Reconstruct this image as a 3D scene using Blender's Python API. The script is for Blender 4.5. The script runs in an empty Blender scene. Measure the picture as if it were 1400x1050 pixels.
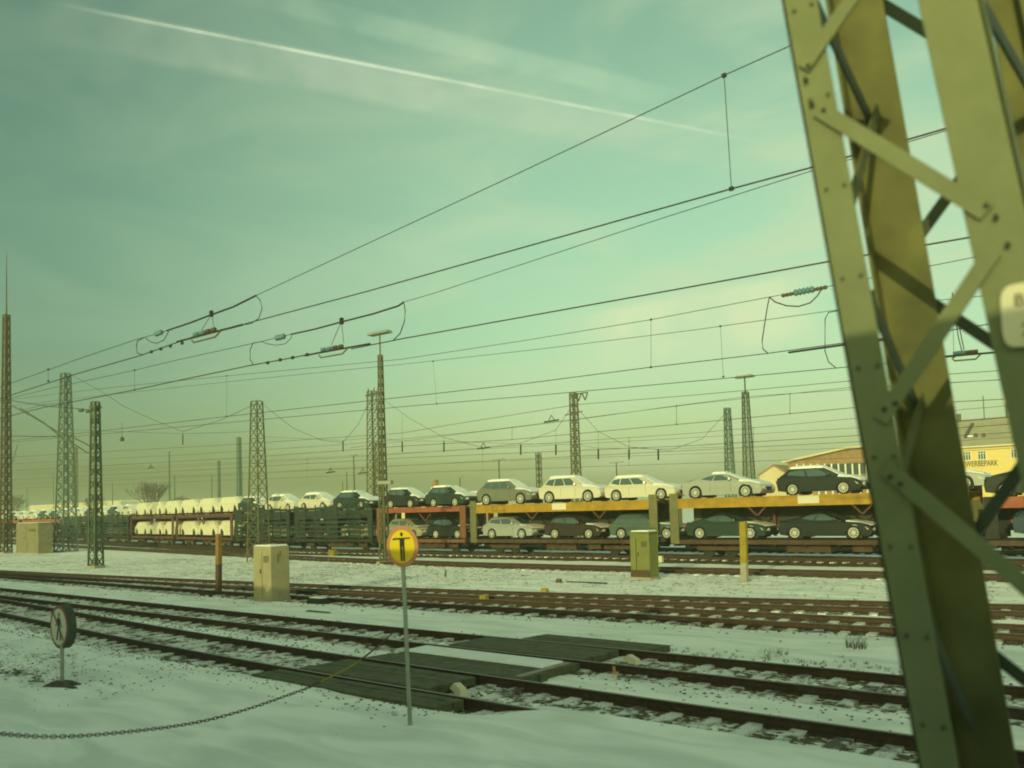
import bpy, math, random
import numpy as np
from mathutils import Vector, Matrix
random.seed(7)
rng = np.random.RandomState(5)
sc = bpy.context.scene
# ------------------------------------------------------------------ camera
F = 1150.0; PSI = math.radians(39.4); RHO = .03; PIT = math.atan(62/1150.0); CZ = 3.04; PY0 = 630.0   # PY0: image row of the lens axis (vertical shift lens)
fh = Vector((-math.sin(PSI), math.cos(PSI), 0)); r0 = Vector((math.cos(PSI), math.sin(PSI), 0))
CF = (fh*math.cos(PIT)+Vector((0, 0, math.sin(PIT)))).normalized()
u0 = Vector((0, 0, 1))*math.cos(PIT)-fh*math.sin(PIT)
CU = u0*math.cos(RHO)+r0*math.sin(RHO); CR = r0*math.cos(RHO)-u0*math.sin(RHO)
cd = bpy.data.cameras.new('camera'); cam = bpy.data.objects.new('camera', cd)
sc.collection.objects.link(cam); sc.camera = cam
cam.matrix_world = Matrix(((CR.x, CU.x, -CF.x, 0), (CR.y, CU.y, -CF.y, 0), (CR.z, CU.z, -CF.z, CZ), (0, 0, 0, 1)))
cd.sensor_width = 36; cd.shift_y = (PY0-525)/1400; cd.lens = F/1400*36; cd.clip_end = 6000; cd.clip_start = .05
cd.dof.use_dof = True; cd.dof.focus_distance = 45; cd.dof.aperture_fstop = 1.5
# ------------------------------------------------------------------ light and exposure
SUN_EL = math.radians(11.8); SUN_AZ = math.radians(15)      # sun behind the camera, a little to its right
w = bpy.data.worlds.new('World'); sc.world = w; w.use_nodes = True
wt = w.node_tree; wn = wt.nodes; wl = wt.links; wn.clear()
def wnode(t, **k):
    n = wn.new(t)
    for a, b in k.items(): setattr(n, a, b)
    return n
def wmath(op, a, b=None, c=None, clamp=False):
    n = wn.new('ShaderNodeMath'); n.operation = op; n.use_clamp = clamp
    for i, v in enumerate((a, b, c)):
        if v is None: continue
        if isinstance(v, (int, float)): n.inputs[i].default_value = v
        else: wl.new(v, n.inputs[i])
    return n.outputs[0]
def wdot(v, vec):
    n = wn.new('ShaderNodeVectorMath'); n.operation = 'DOT_PRODUCT'; wl.new(v, n.inputs[0]); n.inputs[1].default_value = vec
    return n.outputs['Value']
def wstep(v, a, b):     # smooth ramp 0..1 from a to b
    n = wn.new('ShaderNodeMapRange'); n.interpolation_type = 'SMOOTHSTEP'; wl.new(v, n.inputs[0])
    n.inputs[1].default_value = a; n.inputs[2].default_value = b
    return n.outputs[0]
def wmix(f, a, b, mode='MIX'):
    n = wn.new('ShaderNodeMix'); n.data_type = 'RGBA'; n.blend_type = mode
    if isinstance(f, (int, float)): n.inputs[0].default_value = f
    else: wl.new(f, n.inputs[0])
    for i, v in ((6, a), (7, b)):
        if isinstance(v, tuple): n.inputs[i].default_value = (*v, 1)
        else: wl.new(v, n.inputs[i])
    return n.outputs[2]
sky = wnode('ShaderNodeTexSky', sky_type='NISHITA', sun_disc=False, sun_elevation=SUN_EL, sun_rotation=math.pi-SUN_AZ, air_density=1.0, dust_density=3.0, ozone_density=1.0)
gen = wnode('ShaderNodeTexCoord').outputs['Generated']
SKY_TINT = (1.02, 1.41, .78)
base = wmix(1.0, sky.outputs[0], SKY_TINT, 'MULTIPLY')
# thin high cloud veil: brighter to the right, streaky
mp = wnode('ShaderNodeMapping'); wl.new(gen, mp.inputs[0]); mp.inputs['Scale'].default_value = (2.2, 2.2, 7); mp.inputs['Rotation'].default_value = (.5, .35, .3)
nz = wnode('ShaderNodeTexNoise'); wl.new(mp.outputs[0], nz.inputs['Vector']); nz.inputs['Scale'].default_value = 1.6; nz.inputs['Detail'].default_value = 7; nz.inputs['Distortion'].default_value = .8
veil = wstep(nz.outputs[0], .33, .78)
side = wstep(wdot(gen, tuple(r0)), -.55, .55)
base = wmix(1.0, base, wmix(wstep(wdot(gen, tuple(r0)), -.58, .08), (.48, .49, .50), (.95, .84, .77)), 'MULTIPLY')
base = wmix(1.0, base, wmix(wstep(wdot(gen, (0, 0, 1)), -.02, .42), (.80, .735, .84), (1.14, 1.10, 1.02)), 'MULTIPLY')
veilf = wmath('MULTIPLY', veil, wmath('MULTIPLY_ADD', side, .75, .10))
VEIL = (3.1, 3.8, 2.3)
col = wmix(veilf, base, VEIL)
def rayv(px, py): return (CF+CR*((px-700)/F)+CU*((PY0-py)/F)).normalized()
rn = wnode('ShaderNodeTexNoise'); wl.new(gen, rn.inputs['Vector']); rn.inputs['Scale'].default_value = 14; rn.inputs['Detail'].default_value = 8; rag = wstep(rn.outputs[0], .36, .62)
def reflection_band(col, p, q, lo, hi, soft_lo, soft_hi, c, amt, t0, t1):  # streaks and patch of window reflection painted into the sky colour
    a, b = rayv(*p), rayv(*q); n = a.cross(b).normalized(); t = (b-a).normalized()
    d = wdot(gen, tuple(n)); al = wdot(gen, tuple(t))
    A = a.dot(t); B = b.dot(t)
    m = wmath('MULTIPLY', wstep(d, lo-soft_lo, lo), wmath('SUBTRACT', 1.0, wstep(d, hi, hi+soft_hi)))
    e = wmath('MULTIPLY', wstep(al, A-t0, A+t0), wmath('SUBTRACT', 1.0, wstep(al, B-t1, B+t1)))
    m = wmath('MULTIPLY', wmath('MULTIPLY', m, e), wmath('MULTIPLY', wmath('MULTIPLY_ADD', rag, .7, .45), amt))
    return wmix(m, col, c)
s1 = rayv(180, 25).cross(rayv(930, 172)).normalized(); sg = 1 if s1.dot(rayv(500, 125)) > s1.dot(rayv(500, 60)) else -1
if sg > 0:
    col = reflection_band(col, (200, 28), (930, 172), .001, .030, .006, .012, (3.4, 3.8, 2.6), .26, .12, .10)
    col = reflection_band(col, (180, 25), (930, 172), -.0008, .0008, .0012, .002, (4.8, 5.5, 3.8), .36, .08, .12)
    col = reflection_band(col, (380, 0), (900, 130), -.006, .006, .008, .01, (3.4, 4.6, 2.9), .17, .1, .1)
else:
    col = reflection_band(col, (200, 28), (930, 172), -.030, -.001, .012, .006, (3.4, 3.8, 2.6), .26, .12, .10)
    col = reflection_band(col, (180, 25), (930, 172), -.0008, .0008, .0012, .002, (4.8, 5.5, 3.8), .36, .08, .12)
    col = reflection_band(col, (380, 0), (900, 130), -.006, .006, .008, .01, (3.4, 4.6, 2.9), .17, .1, .1)
col = reflection_band(col, (800, 470), (1110, 415), -.028, .020, .012, .03, (4.2, 4.5, 2.5), .40, .05, .02)  # warm window reflection painted into the sky as a soft patch
bg = wnode('ShaderNodeBackground'); bg.inputs[1].default_value = .15
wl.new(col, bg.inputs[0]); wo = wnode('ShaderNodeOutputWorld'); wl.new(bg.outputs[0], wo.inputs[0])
sd = bpy.data.lights.new('sun', 'SUN'); sd.energy = 2.0; sd.angle = math.radians(.5); sd.color = (1.0, .95, .42)
so = bpy.data.objects.new('sun', sd); sc.collection.objects.link(so)
tosun = Vector((math.sin(SUN_AZ)*math.cos(SUN_EL), -math.cos(SUN_AZ)*math.cos(SUN_EL), math.sin(SUN_EL)))
so.rotation_euler = tosun.to_track_quat('Z', 'Y').to_euler(); so.location = (10, -30, 30)
sc.view_settings.view_transform = 'Standard'; sc.view_settings.look = 'None'
sc.view_settings.exposure = 0.40; sc.view_settings.gamma = 1
sc.render.engine = 'CYCLES'
sc.cycles.volume_bounces = 0; sc.cycles.max_bounces = 5
sc.cycles.filter_width = 1.9

# ------------------------------------------------------------------ helpers
GZ = -.17
def G(px, py, z=GZ):
    r = CF+CR*((px-700)/F)+CU*((PY0-py)/F); t = (z-CZ)/r.z; return Vector((r.x*t, r.y*t, z))
def W(px, py, y):
    r = CF+CR*((px-700)/F)+CU*((PY0-py)/F); t = y/r.y; return Vector((r.x*t, y, CZ+r.z*t))
MATS = {}
def mat(name, c, rough=.8, metal=0., n=.0, ns=6., bump=.0, bs=30., spec=.5, c2=None, th=(.45, .6), em=None):
    if name in MATS: return MATS[name]
    m = bpy.data.materials.new(name); m.use_nodes = True; nt = m.node_tree; b = nt.nodes['Principled BSDF']
    b.inputs['Roughness'].default_value = rough; b.inputs['Metallic'].default_value = metal
    b.inputs['Specular IOR Level'].default_value = spec; b.inputs['Base Color'].default_value = (*c, 1)
    tc = nt.nodes.new('ShaderNodeNewGeometry').outputs['Position']
    if n > 0 or c2:
        t = nt.nodes.new('ShaderNodeTexNoise'); nt.links.new(tc, t.inputs['Vector']); t.inputs['Scale'].default_value = ns; t.inputs['Detail'].default_value = 6
        mr = nt.nodes.new('ShaderNodeMapRange'); nt.links.new(t.outputs[0], mr.inputs[0])
        mx = nt.nodes.new('ShaderNodeMix'); mx.data_type = 'RGBA'; nt.links.new(mr.outputs[0], mx.inputs[0])
        if c2: mr.inputs[1].default_value, mr.inputs[2].default_value = th; a, d = c, c2
        else:
            mr.inputs[1].default_value, mr.inputs[2].default_value = .3, .7
            a = tuple(v*(1-n) for v in c); d = tuple(min(1, v*(1+n)) for v in c)
        mx.inputs[6].default_value = (*a, 1); mx.inputs[7].default_value = (*d, 1)
        nt.links.new(mx.outputs[2], b.inputs['Base Color'])
    if bump > 0:
        t = nt.nodes.new('ShaderNodeTexNoise'); nt.links.new(tc, t.inputs['Vector']); t.inputs['Scale'].default_value = bs; t.inputs['Detail'].default_value = 4
        bp = nt.nodes.new('ShaderNodeBump'); bp.inputs['Strength'].default_value = bump; bp.inputs['Distance'].default_value = .05
        nt.links.new(t.outputs[0], bp.inputs['Height']); nt.links.new(bp.outputs[0], b.inputs['Normal'])
    MATS[name] = m; return m
M = dict(
    snow=mat('snow', (.78, .80, .82), .7, bump=.25, bs=14, n=.06, ns=2),
    rail=mat('rail_rust', (.060, .038, .026), .75, .3, n=.3, ns=8),
    railtop=mat('rail_running_surface', (.22, .20, .17), .45, .6),
    sleeper=mat('sleeper_snowy', (.11, .095, .08), .9, c2=(.66, .68, .68), th=(.38, .52), ns=3.2),
    stone=mat('ballast_stone', (.085, .07, .055), .95, n=.4, ns=9),
    plank=mat('crossing_plank', (.088, .09, .052), .85, n=.35, ns=4, bump=.3, bs=40),
    galv=mat('galvanised_steel', (.30, .32, .28), .6, .4, n=.15, ns=5),
    mast=mat('mast_green_paint', (.075, .10, .065), .7, .1, n=.25, ns=2),
    mastlight=mat('mast_blue_green', (.11, .16, .14), .7, .1, n=.2, ns=2),
    mastbrown=mat('mast_brown', (.085, .072, .04), .75, .1, n=.25, ns=2),
    mastolive=mat('mast_olive', (.115, .115, .062), .75, .1, n=.2, ns=2),
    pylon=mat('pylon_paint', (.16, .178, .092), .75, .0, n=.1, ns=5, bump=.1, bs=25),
    pylonback=mat('pylon_paint_shaded', (.115, .115, .036), .75, .0, n=.35, ns=3.5),  # rear legs and braces: shade put into a darker copy of the paint
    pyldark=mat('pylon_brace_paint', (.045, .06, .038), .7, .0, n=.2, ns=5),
    wire=mat('wire', (.05, .05, .05), .6, .5),
    insul=mat('insulator_blue', (.10, .20, .24), .35),
    insbrown=mat('insulator_brown', (.085, .06, .035), .5),
    yellow=mat('deck_yellow', (.34, .20, .014), .6, n=.18, ns=2.5),
    red=mat('deck_red', (.27, .075, .035), .7, n=.2, ns=2),
    olive=mat('post_olive', (.14, .135, .062), .7, n=.15, ns=3),
    brown=mat('underframe_brown', (.075, .045, .028), .85, n=.3, ns=2),
    dark=mat('underframe_dark', (.025, .028, .024), .85, n=.2, ns=3),
    dgreen=mat('screen_green', (.02, .034, .028), .7, n=.25, ns=2),
    farpanel=mat('far_side_sheet', (.050, .052, .036), .8, n=.3, ns=.8), redpost=mat('post_dull_red', (.17, .065, .035), .8, n=.2, ns=2), redwagon=mat('rusty_red', (.105, .045, .03), .8, n=.3, ns=2),
    label=mat('label_plate', (.62, .58, .44), .7),
    beige=mat('cabinet_beige', (.31, .28, .17), .8, n=.1, ns=3, bump=.1, bs=20),
    greycab=mat('cabinet_weathered', (.19, .18, .11), .85, n=.2, ns=2),
    cabgreen=mat('cabinet_green', (.155, .165, .045), .7, n=.12, ns=3),
    concrete=mat('concrete', (.30, .28, .22), .9, n=.15, ns=5),
    rust=mat('rust', (.075, .05, .03), .85, n=.3, ns=5),
    orange=mat('marker_orange', (.22, .13, .035), .7, n=.15, ns=4),
    sigyellow=mat('sign_yellow', (.66, .47, .01), .5),
    sigred=mat('sign_red', (.42, .19, .10), .55), sigred2=mat('sign_red_dark', (.24, .06, .06), .55),
    sigwhite=mat('sign_white', (.52, .54, .44), .6), black=mat('black_paint', (.012, .015, .012), .6),
    yellowpost=mat('post_yellow', (.27, .20, .018), .7, n=.15, ns=4),
    tyre=mat('tyre', (.018, .018, .018), .85), rim=mat('rim_alloy', (.66, .66, .60), .4, .3),
    glass=mat('car_glass', (.075, .115, .125), .08, .0, spec=.9), lamp=mat('headlamp_glass', (.80, .80, .72), .15, .1),  # headlamp glass whitened in colour to stand for sun glint
    trim=mat('car_trim_black', (.02, .02, .02), .6), taillamp=mat('tail_lamp', (.35, .02, .02), .3),
    wall=mat('render_yellow', (.68, .53, .20), .9, n=.05, ns=1.5), roof=mat('roof_grey_tiles', (.34, .32, .24), .9, n=.14, ns=.6),
    brick=mat('brick_orange', (.27, .17, .085), .9, n=.2, ns=1.2), winframe=mat('window_frame_white', (.7, .7, .64), .6),
    pane=mat('window_pane', (.05, .065, .07), .15), roofedge=mat('roof_edge_dark', (.07, .06, .045), .8),
    palewall=mat('pale_wall', (.58, .50, .32), .9, n=.08, ns=.3),
    twig=mat('twigs', (.085, .065, .045), .95), grass=mat('dry_grass', (.12, .10, .045), .95, n=.3, ns=4),
    cover=mat('white_film', (.66, .64, .50), .6, n=.08, ns=3, bump=.3, bs=5),
    coach=mat('coach_paint_whitened', (.80, .80, .80), .5),  # coach side whitened to bounce light onto the pylon
)
class MB:
    def __init__(s): s.v = []; s.f = []
    def add(s, vs, fs):
        o = len(s.v); s.v += [tuple(p) for p in vs]; s.f += [tuple(i+o for i in f) for f in fs]; return s
    def box(s, c, d, rz=0., top=None):
        x, y, z = d[0]/2, d[1]/2, d[2]/2; t = top or (1, 1); co, si = math.cos(rz), math.sin(rz); vs = []
        for k in (-1, 1):
            fx, fy = (t if k > 0 else (1, 1))
            for a, b in ((-1, -1), (1, -1), (1, 1), (-1, 1)):
                px, py = a*x*fx, b*y*fy; vs.append((c[0]+px*co-py*si, c[1]+px*si+py*co, c[2]+k*z))
        return s.add(vs, [(0, 3, 2, 1), (4, 5, 6, 7), (0, 1, 5, 4), (1, 2, 6, 5), (2, 3, 7, 6), (3, 0, 4, 7)])
    def bar(s, p, q, a, b, up=(0, 0, 1)):       # box from p to q, a wide across 'side', b along 'up'
        p, q, up = Vector(p), Vector(q), Vector(up); d = (q-p).normalized(); sd_ = d.cross(up)
        if sd_.length < 1e-4: sd_ = d.cross(Vector((1, 0, 0)))
        sd_.normalize(); u = sd_.cross(d).normalized(); vs = []
        for o in (p, q):
            for i, j in ((-1, -1), (1, -1), (1, 1), (-1, 1)): vs.append(o+sd_*(i*a/2)+u*(j*b/2))
        return s.add(vs, [(0, 3, 2, 1), (4, 5, 6, 7), (0, 1, 5, 4), (1, 2, 6, 5), (2, 3, 7, 6), (3, 0, 4, 7)])
    def tube(s, pts, r, n=6):
        pts = [Vector(p) for p in pts]; rings = []
        for i, p in enumerate(pts):
            d = (pts[min(i+1, len(pts)-1)]-pts[max(i-1, 0)]).normalized(); a = d.cross(Vector((0, 0, 1)))
            if a.length < 1e-3: a = Vector((1, 0, 0))
            a.normalize(); b = a.cross(d); rr = r[i] if isinstance(r, (list, tuple)) else r
            rings.append([p+a*(rr*math.cos(2*math.pi*k/n))+b*(rr*math.sin(2*math.pi*k/n)) for k in range(n)])
        vs = [v for g in rings for v in g]; fs = []
        for i in range(len(rings)-1):
            for k in range(n): fs.append((i*n+k, i*n+(k+1) % n, (i+1)*n+(k+1) % n, (i+1)*n+k))
        fs += [tuple(range(n-1, -1, -1)), tuple((len(rings)-1)*n+k for k in range(n))]
        return s.add(vs, fs)
    def prism(s, poly, y0, y1, ax='y'):         # polygon in xz (ax y) or yz (ax x) or xy (ax z), extruded
        def P(a, b, t): return (a, t, b) if ax == 'y' else ((t, a, b) if ax == 'x' else (a, b, t))
        n = len(poly); vs = [P(a, b, y0) for a, b in poly]+[P(a, b, y1) for a, b in poly]
        return s.add(vs, [tuple(range(n)), tuple(range(2*n-1, n-1, -1))]+[((i+1) % n, i, n+i, n+(i+1) % n) for i in range(n)])
    def loft(s, rings, close=True):
        n = len(rings[0]); vs = [v for r in rings for v in r]; fs = []
        for i in range(len(rings)-1):
            for k in range(n if close else n-1): fs.append((i*n+k, i*n+(k+1) % n, (i+1)*n+(k+1) % n, (i+1)*n+k))
        if close: fs += [tuple(range(n-1, -1, -1)), tuple((len(rings)-1)*n+k for k in range(n))]
        return s.add(vs, fs)
    def mesh(s, name):
        me = bpy.data.meshes.new(name); me.from_pydata([tuple(v) for v in s.v], [], s.f)
        import bmesh
        b = bmesh.new(); b.from_mesh(me); bmesh.ops.recalc_face_normals(b, faces=b.faces); b.to_mesh(me); b.free(); return me
    def build(s, name, m, parent=None, smooth=False, bevel=0, subs=0):
        me = s.mesh(name); me.materials.append(m); o = bpy.data.objects.new(name, me); sc.collection.objects.link(o)
        if parent: o.parent = parent
        if smooth:
            for p in me.polygons: p.use_smooth = True
        if bevel:
            b = o.modifiers.new('b', 'BEVEL'); b.width = bevel; b.segments = 2; b.limit_method = 'ANGLE'
        return o
def tag(o, label, cat, group=None):
    o['label'] = label; o['category'] = cat
    if group: o['group'] = group
    return o
def thing(name, label, cat, loc=(0, 0, 0), rz=0., group=None):
    o = bpy.data.objects.new(name, None); sc.collection.objects.link(o); o.location = loc; o.rotation_euler = (0, 0, rz)
    o.empty_display_size = .3; return tag(o, label, cat, group)
def struct(o): o['kind'] = 'structure'; return o

# ------------------------------------------------------------------ tracks: rail position functions
def interp(pts):
    pts = sorted(pts); xs = [p[0] for p in pts]; ys = [p[1] for p in pts]
    return lambda x: np.interp(x, xs, ys)
def smooth_fn(pts, r=3.0):
    g = interp(pts); return lambda x: sum(g(np.asarray(x)+d) for d in np.linspace(-r, r, 9))/9
T1 = smooth_fn([(-400, 14.2), (-60, 13.4), (-45, 12.7), (-30, 11.65), (-24, 11.25), (-19, 10.95), (-13.5, 10.80), (0, 10.72), (60, 10.6)])
T2 = smooth_fn([(-400, 14.6), (-40, 14.25), (-20, 14.2), (-10, 14.33), (0, 14.5), (60, 15.2)])
T3 = smooth_fn([(-400, 18.6), (-57, 19.05), (-30, 19.4), (-19, 20.1), (-12, 20.8), (-6, 21.3), (0, 21.8), (60, 27.)], 5)
T4 = smooth_fn([(-400, 19.3), (-90, 19.35), (-57, 19.7), (-35, 21.0), (-22, 22.15), (-14, 23.4), (-7, 24.8), (0, 26.3), (60, 39.)], 5)
T5 = smooth_fn([(-400, 75), (-150, 50), (-92, 41.6), (-60, 37.2), (-45, 35), (-33, 33.9), (-20, 34.2), (0, 35.2), (60, 37.5)], 8)
T6 = smooth_fn([(-400, 80), (-165, 57.5), (-122, 53.3), (-79, 45.8), (-60, 42.7), (-50, 42.5), (60, 42.5)], 6)
T7 = smooth_fn([(-400, 88), (-165, 65), (-122, 60.8), (-79, 53), (-60, 49.5), (-50, 49), (60, 49)], 6)

# ------------------------------------------------------------------ ground
def vnoise(x, y, s, seed):
    r = np.random.RandomState(seed); t = r.rand(128, 128); x = x/s; y = y/s
    xi = np.floor(x).astype(int); yi = np.floor(y).astype(int); fx = x-xi; fy = y-yi; fx = fx*fx*(3-2*fx); fy = fy*fy*(3-2*fy)
    g = lambda a, b: t[a % 128, b % 128]
    return (g(xi, yi)*(1-fx)+g(xi+1, yi)*fx)*(1-fy)+(g(xi, yi+1)*(1-fx)+g(xi+1, yi+1)*fx)*fy
def sstep(v, a, b): t = np.clip((v-a)/(b-a), 0, 1); return t*t*(3-2*t)
def band(y, c, hw, soft): return 1-sstep(np.abs(y-c), hw, hw+soft)
def ground_fields(x, y):
    h = np.full_like(x, -.145)
    n1 = vnoise(x, y, .9, 1); n2 = vnoise(x, y, .28, 2); n3 = vnoise(x+40, y*3, 3.0, 3); n4 = vnoise(x*.5+y*.3, y*2.2, .7, 4)
    fore = 1-sstep(y+.25*(n1-.5)+.12*(n2-.5), 9.15, 9.75)          # foreground drift
    cov = sstep(x, -9.2, -7.6)                                     # right of the crossing the drift buries the near rail
    fore2 = (1-sstep(y+.25*(n1-.5), 10.15, 10.75))*cov
    dirt = np.full_like(x, .04)
    beds = [(T1, .62, 1.0), (T2, .62, 1.0), (T3, .80, 1.1), (T4, .80, 1.1), (T5, .12, 1.0), (T6, 1.5, 3.2), (T7, .9, 1.4)]
    for fn, amt, hw in beds:
        c = fn(x); b = band(y, c, hw, .55)
        dirt = np.maximum(dirt, b*amt); h = h*(1-b)+b*(-.172)
    h = h*(1-fore)+fore*(-.035+.07*(n3-.5)+.05*(n4-.5)); h = h*(1-fore2)+fore2*(.035+.03*(n3-.5))
    dirt = dirt*(1-fore)*(1-fore2)
    # smooth snow covering at the right between the near tracks, and stubble on the mid field
    dirt = np.where((y > 23) & (y < 33.2), np.maximum(dirt, .26+.22*vnoise(x, y, 2.5, 9)*sstep(-x, -5, 40)), dirt)
    dirt = np.maximum(dirt, .36*band(y, 9.2, .45, .6)*(1-cov)*sstep(-x, 13, 17)*(1-fore*.3))
    # rough ground by the small sign
    dirt = np.maximum(dirt, .62*np.exp(-(((x+18.6)/2.6)**2+((y-6.9)/.42)**2)))
    dirt = np.maximum(dirt, .5*np.exp(-(((x+20.)/1.6)**2+((y-8.0)/.5)**2)))
    h = h+(n2-.5)*.035*np.clip(dirt*1.6, .12, 1)+(n1-.5)*.04
    h = np.where(y > 60, -.2, h)
    return h, dirt
def sheet(name, xs, ys, m, sink=0.):
    X, Y = np.meshgrid(xs, ys); h, d = ground_fields(X, Y); nx, ny = len(xs), len(ys)
    v = np.stack([X.ravel(), Y.ravel(), h.ravel()-sink], 1)
    i = np.arange(nx*ny).reshape(ny, nx); f = np.stack([i[:-1, :-1].ravel(), i[:-1, 1:].ravel(), i[1:, 1:].ravel(), i[1:, :-1].ravel()], 1)
    me = bpy.data.meshes.new(name); me.from_pydata(v.tolist(), [], f.tolist())
    a = me.attributes.new('dirt', 'FLOAT', 'POINT'); a.data.foreach_set('value', d.ravel().astype(np.float32))
    me.materials.append(m); me.polygons.foreach_set('use_smooth', [True]*len(me.polygons))
    o = bpy.data.objects.new(name, me); sc.collection.objects.link(o); return o
gm = bpy.data.materials.new('snowy_ground'); gm.use_nodes = True; nt = gm.node_tree; bs = nt.nodes['Principled BSDF']; bs.inputs['Roughness'].default_value = .85; bs.inputs['Specular IOR Level'].default_value = .2
tc = nt.nodes.new('ShaderNodeTexCoord').outputs['Object']; at = nt.nodes.new('ShaderNodeAttribute'); at.attribute_name = 'dirt'
def gnoise(sc_, det, stretch=None, dist=0):
    t = nt.nodes.new('ShaderNodeTexNoise'); t.inputs['Scale'].default_value = sc_; t.inputs['Detail'].default_value = det; t.inputs['Distortion'].default_value = dist
    if stretch:
        mp_ = nt.nodes.new('ShaderNodeMapping'); nt.links.new(tc, mp_.inputs[0]); mp_.inputs['Scale'].default_value = stretch; nt.links.new(mp_.outputs[0], t.inputs['Vector'])
    else: nt.links.new(tc, t.inputs['Vector'])
    return t.outputs[0]
def gm_(op, a, b, clamp=False):
    n = nt.nodes.new('ShaderNodeMath'); n.operation = op; n.use_clamp = clamp
    for i, v in enumerate((a, b)):
        if isinstance(v, (int, float)): n.inputs[i].default_value = v
        else: nt.links.new(v, n.inputs[i])
    return n.outputs[0]
fine = gnoise(11, 7, (.7, 1, 1)); mid = gnoise(2.3, 6)
nn = gm_('ADD', gm_('MULTIPLY', fine, .65), gm_('MULTIPLY', mid, .35))
fac = gm_('MULTIPLY', gm_('SUBTRACT', gm_('ADD', nn, gm_('MULTIPLY', at.outputs['Fac'], .36)), .665), 11., True)
stonec = nt.nodes.new('ShaderNodeMix'); stonec.data_type = 'RGBA'; nt.links.new(gnoise(25, 3), stonec.inputs[0]); stonec.inputs[6].default_value = (.045, .034, .022, 1); stonec.inputs[7].default_value = (.17, .135, .085, 1)
srm = nt.nodes.new('ShaderNodeMapRange'); srm.inputs[1].default_value = .36; srm.inputs[2].default_value = .60; nt.links.new(gnoise(1.1, 8, (.45, 1.5, 1), .6), srm.inputs[0]); snowc = nt.nodes.new('ShaderNodeMix'); snowc.data_type = 'RGBA'; nt.links.new(srm.outputs[0], snowc.inputs[0]); snowc.inputs[6].default_value = (.72, .75, .74, 1); snowc.inputs[7].default_value = (.92, .93, .92, 1)
mx = nt.nodes.new('ShaderNodeMix'); mx.data_type = 'RGBA'; nt.links.new(fac, mx.inputs[0]); nt.links.new(snowc.outputs[2], mx.inputs[6]); nt.links.new(stonec.outputs[2], mx.inputs[7])
nt.links.new(mx.outputs[2], bs.inputs['Base Color'])
bp = nt.nodes.new('ShaderNodeBump'); bp.inputs['Distance'].default_value = .05; bp.inputs['Strength'].default_value = .5
hh = gm_('ADD', gm_('MULTIPLY', gnoise(30, 5), .3), gm_('ADD', gm_('MULTIPLY', gnoise(3, 4, (.5, 1.6, 1)), .7), gm_('MULTIPLY', fac, -.5)))
nt.links.new(hh, bp.inputs['Height']); nt.links.new(bp.outputs[0], bs.inputs['Normal'])
xs = np.concatenate([np.arange(-70, -34, .35), np.arange(-34, 3, .13), np.arange(3, 12.01, .5)]); ys = np.concatenate([np.arange(-2, 5, .25), np.arange(5, 8, .12), np.arange(8, 26, .09), np.arange(26, 60.2, .3)])
struct(sheet('ground', xs, ys, gm))
# the ground beyond, down to the horizon, as four sheets round the near one
xf0 = np.concatenate([np.linspace(-2500, -400, 30), np.linspace(-390, -70, 180)])
o = sheet('ground', xf0, np.concatenate([np.linspace(-600, -2, 20), np.arange(-1, 130, .8), np.linspace(131, 2500, 50)]), gm); struct(o); o['label'] = 'snowy ground left of the near tracks'
o = sheet('ground', np.linspace(-70, 12, 60), np.linspace(59.9, 2500, 120), gm); struct(o)
o = sheet('ground', np.linspace(12, 2500, 300), np.concatenate([np.linspace(-600, -2, 10), np.arange(-1, 62, .8), np.linspace(63, 2500, 50)]), gm); struct(o)
o = sheet('ground', np.linspace(-70, 12, 60), np.linspace(-600, -2, 30), gm); struct(o)

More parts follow.
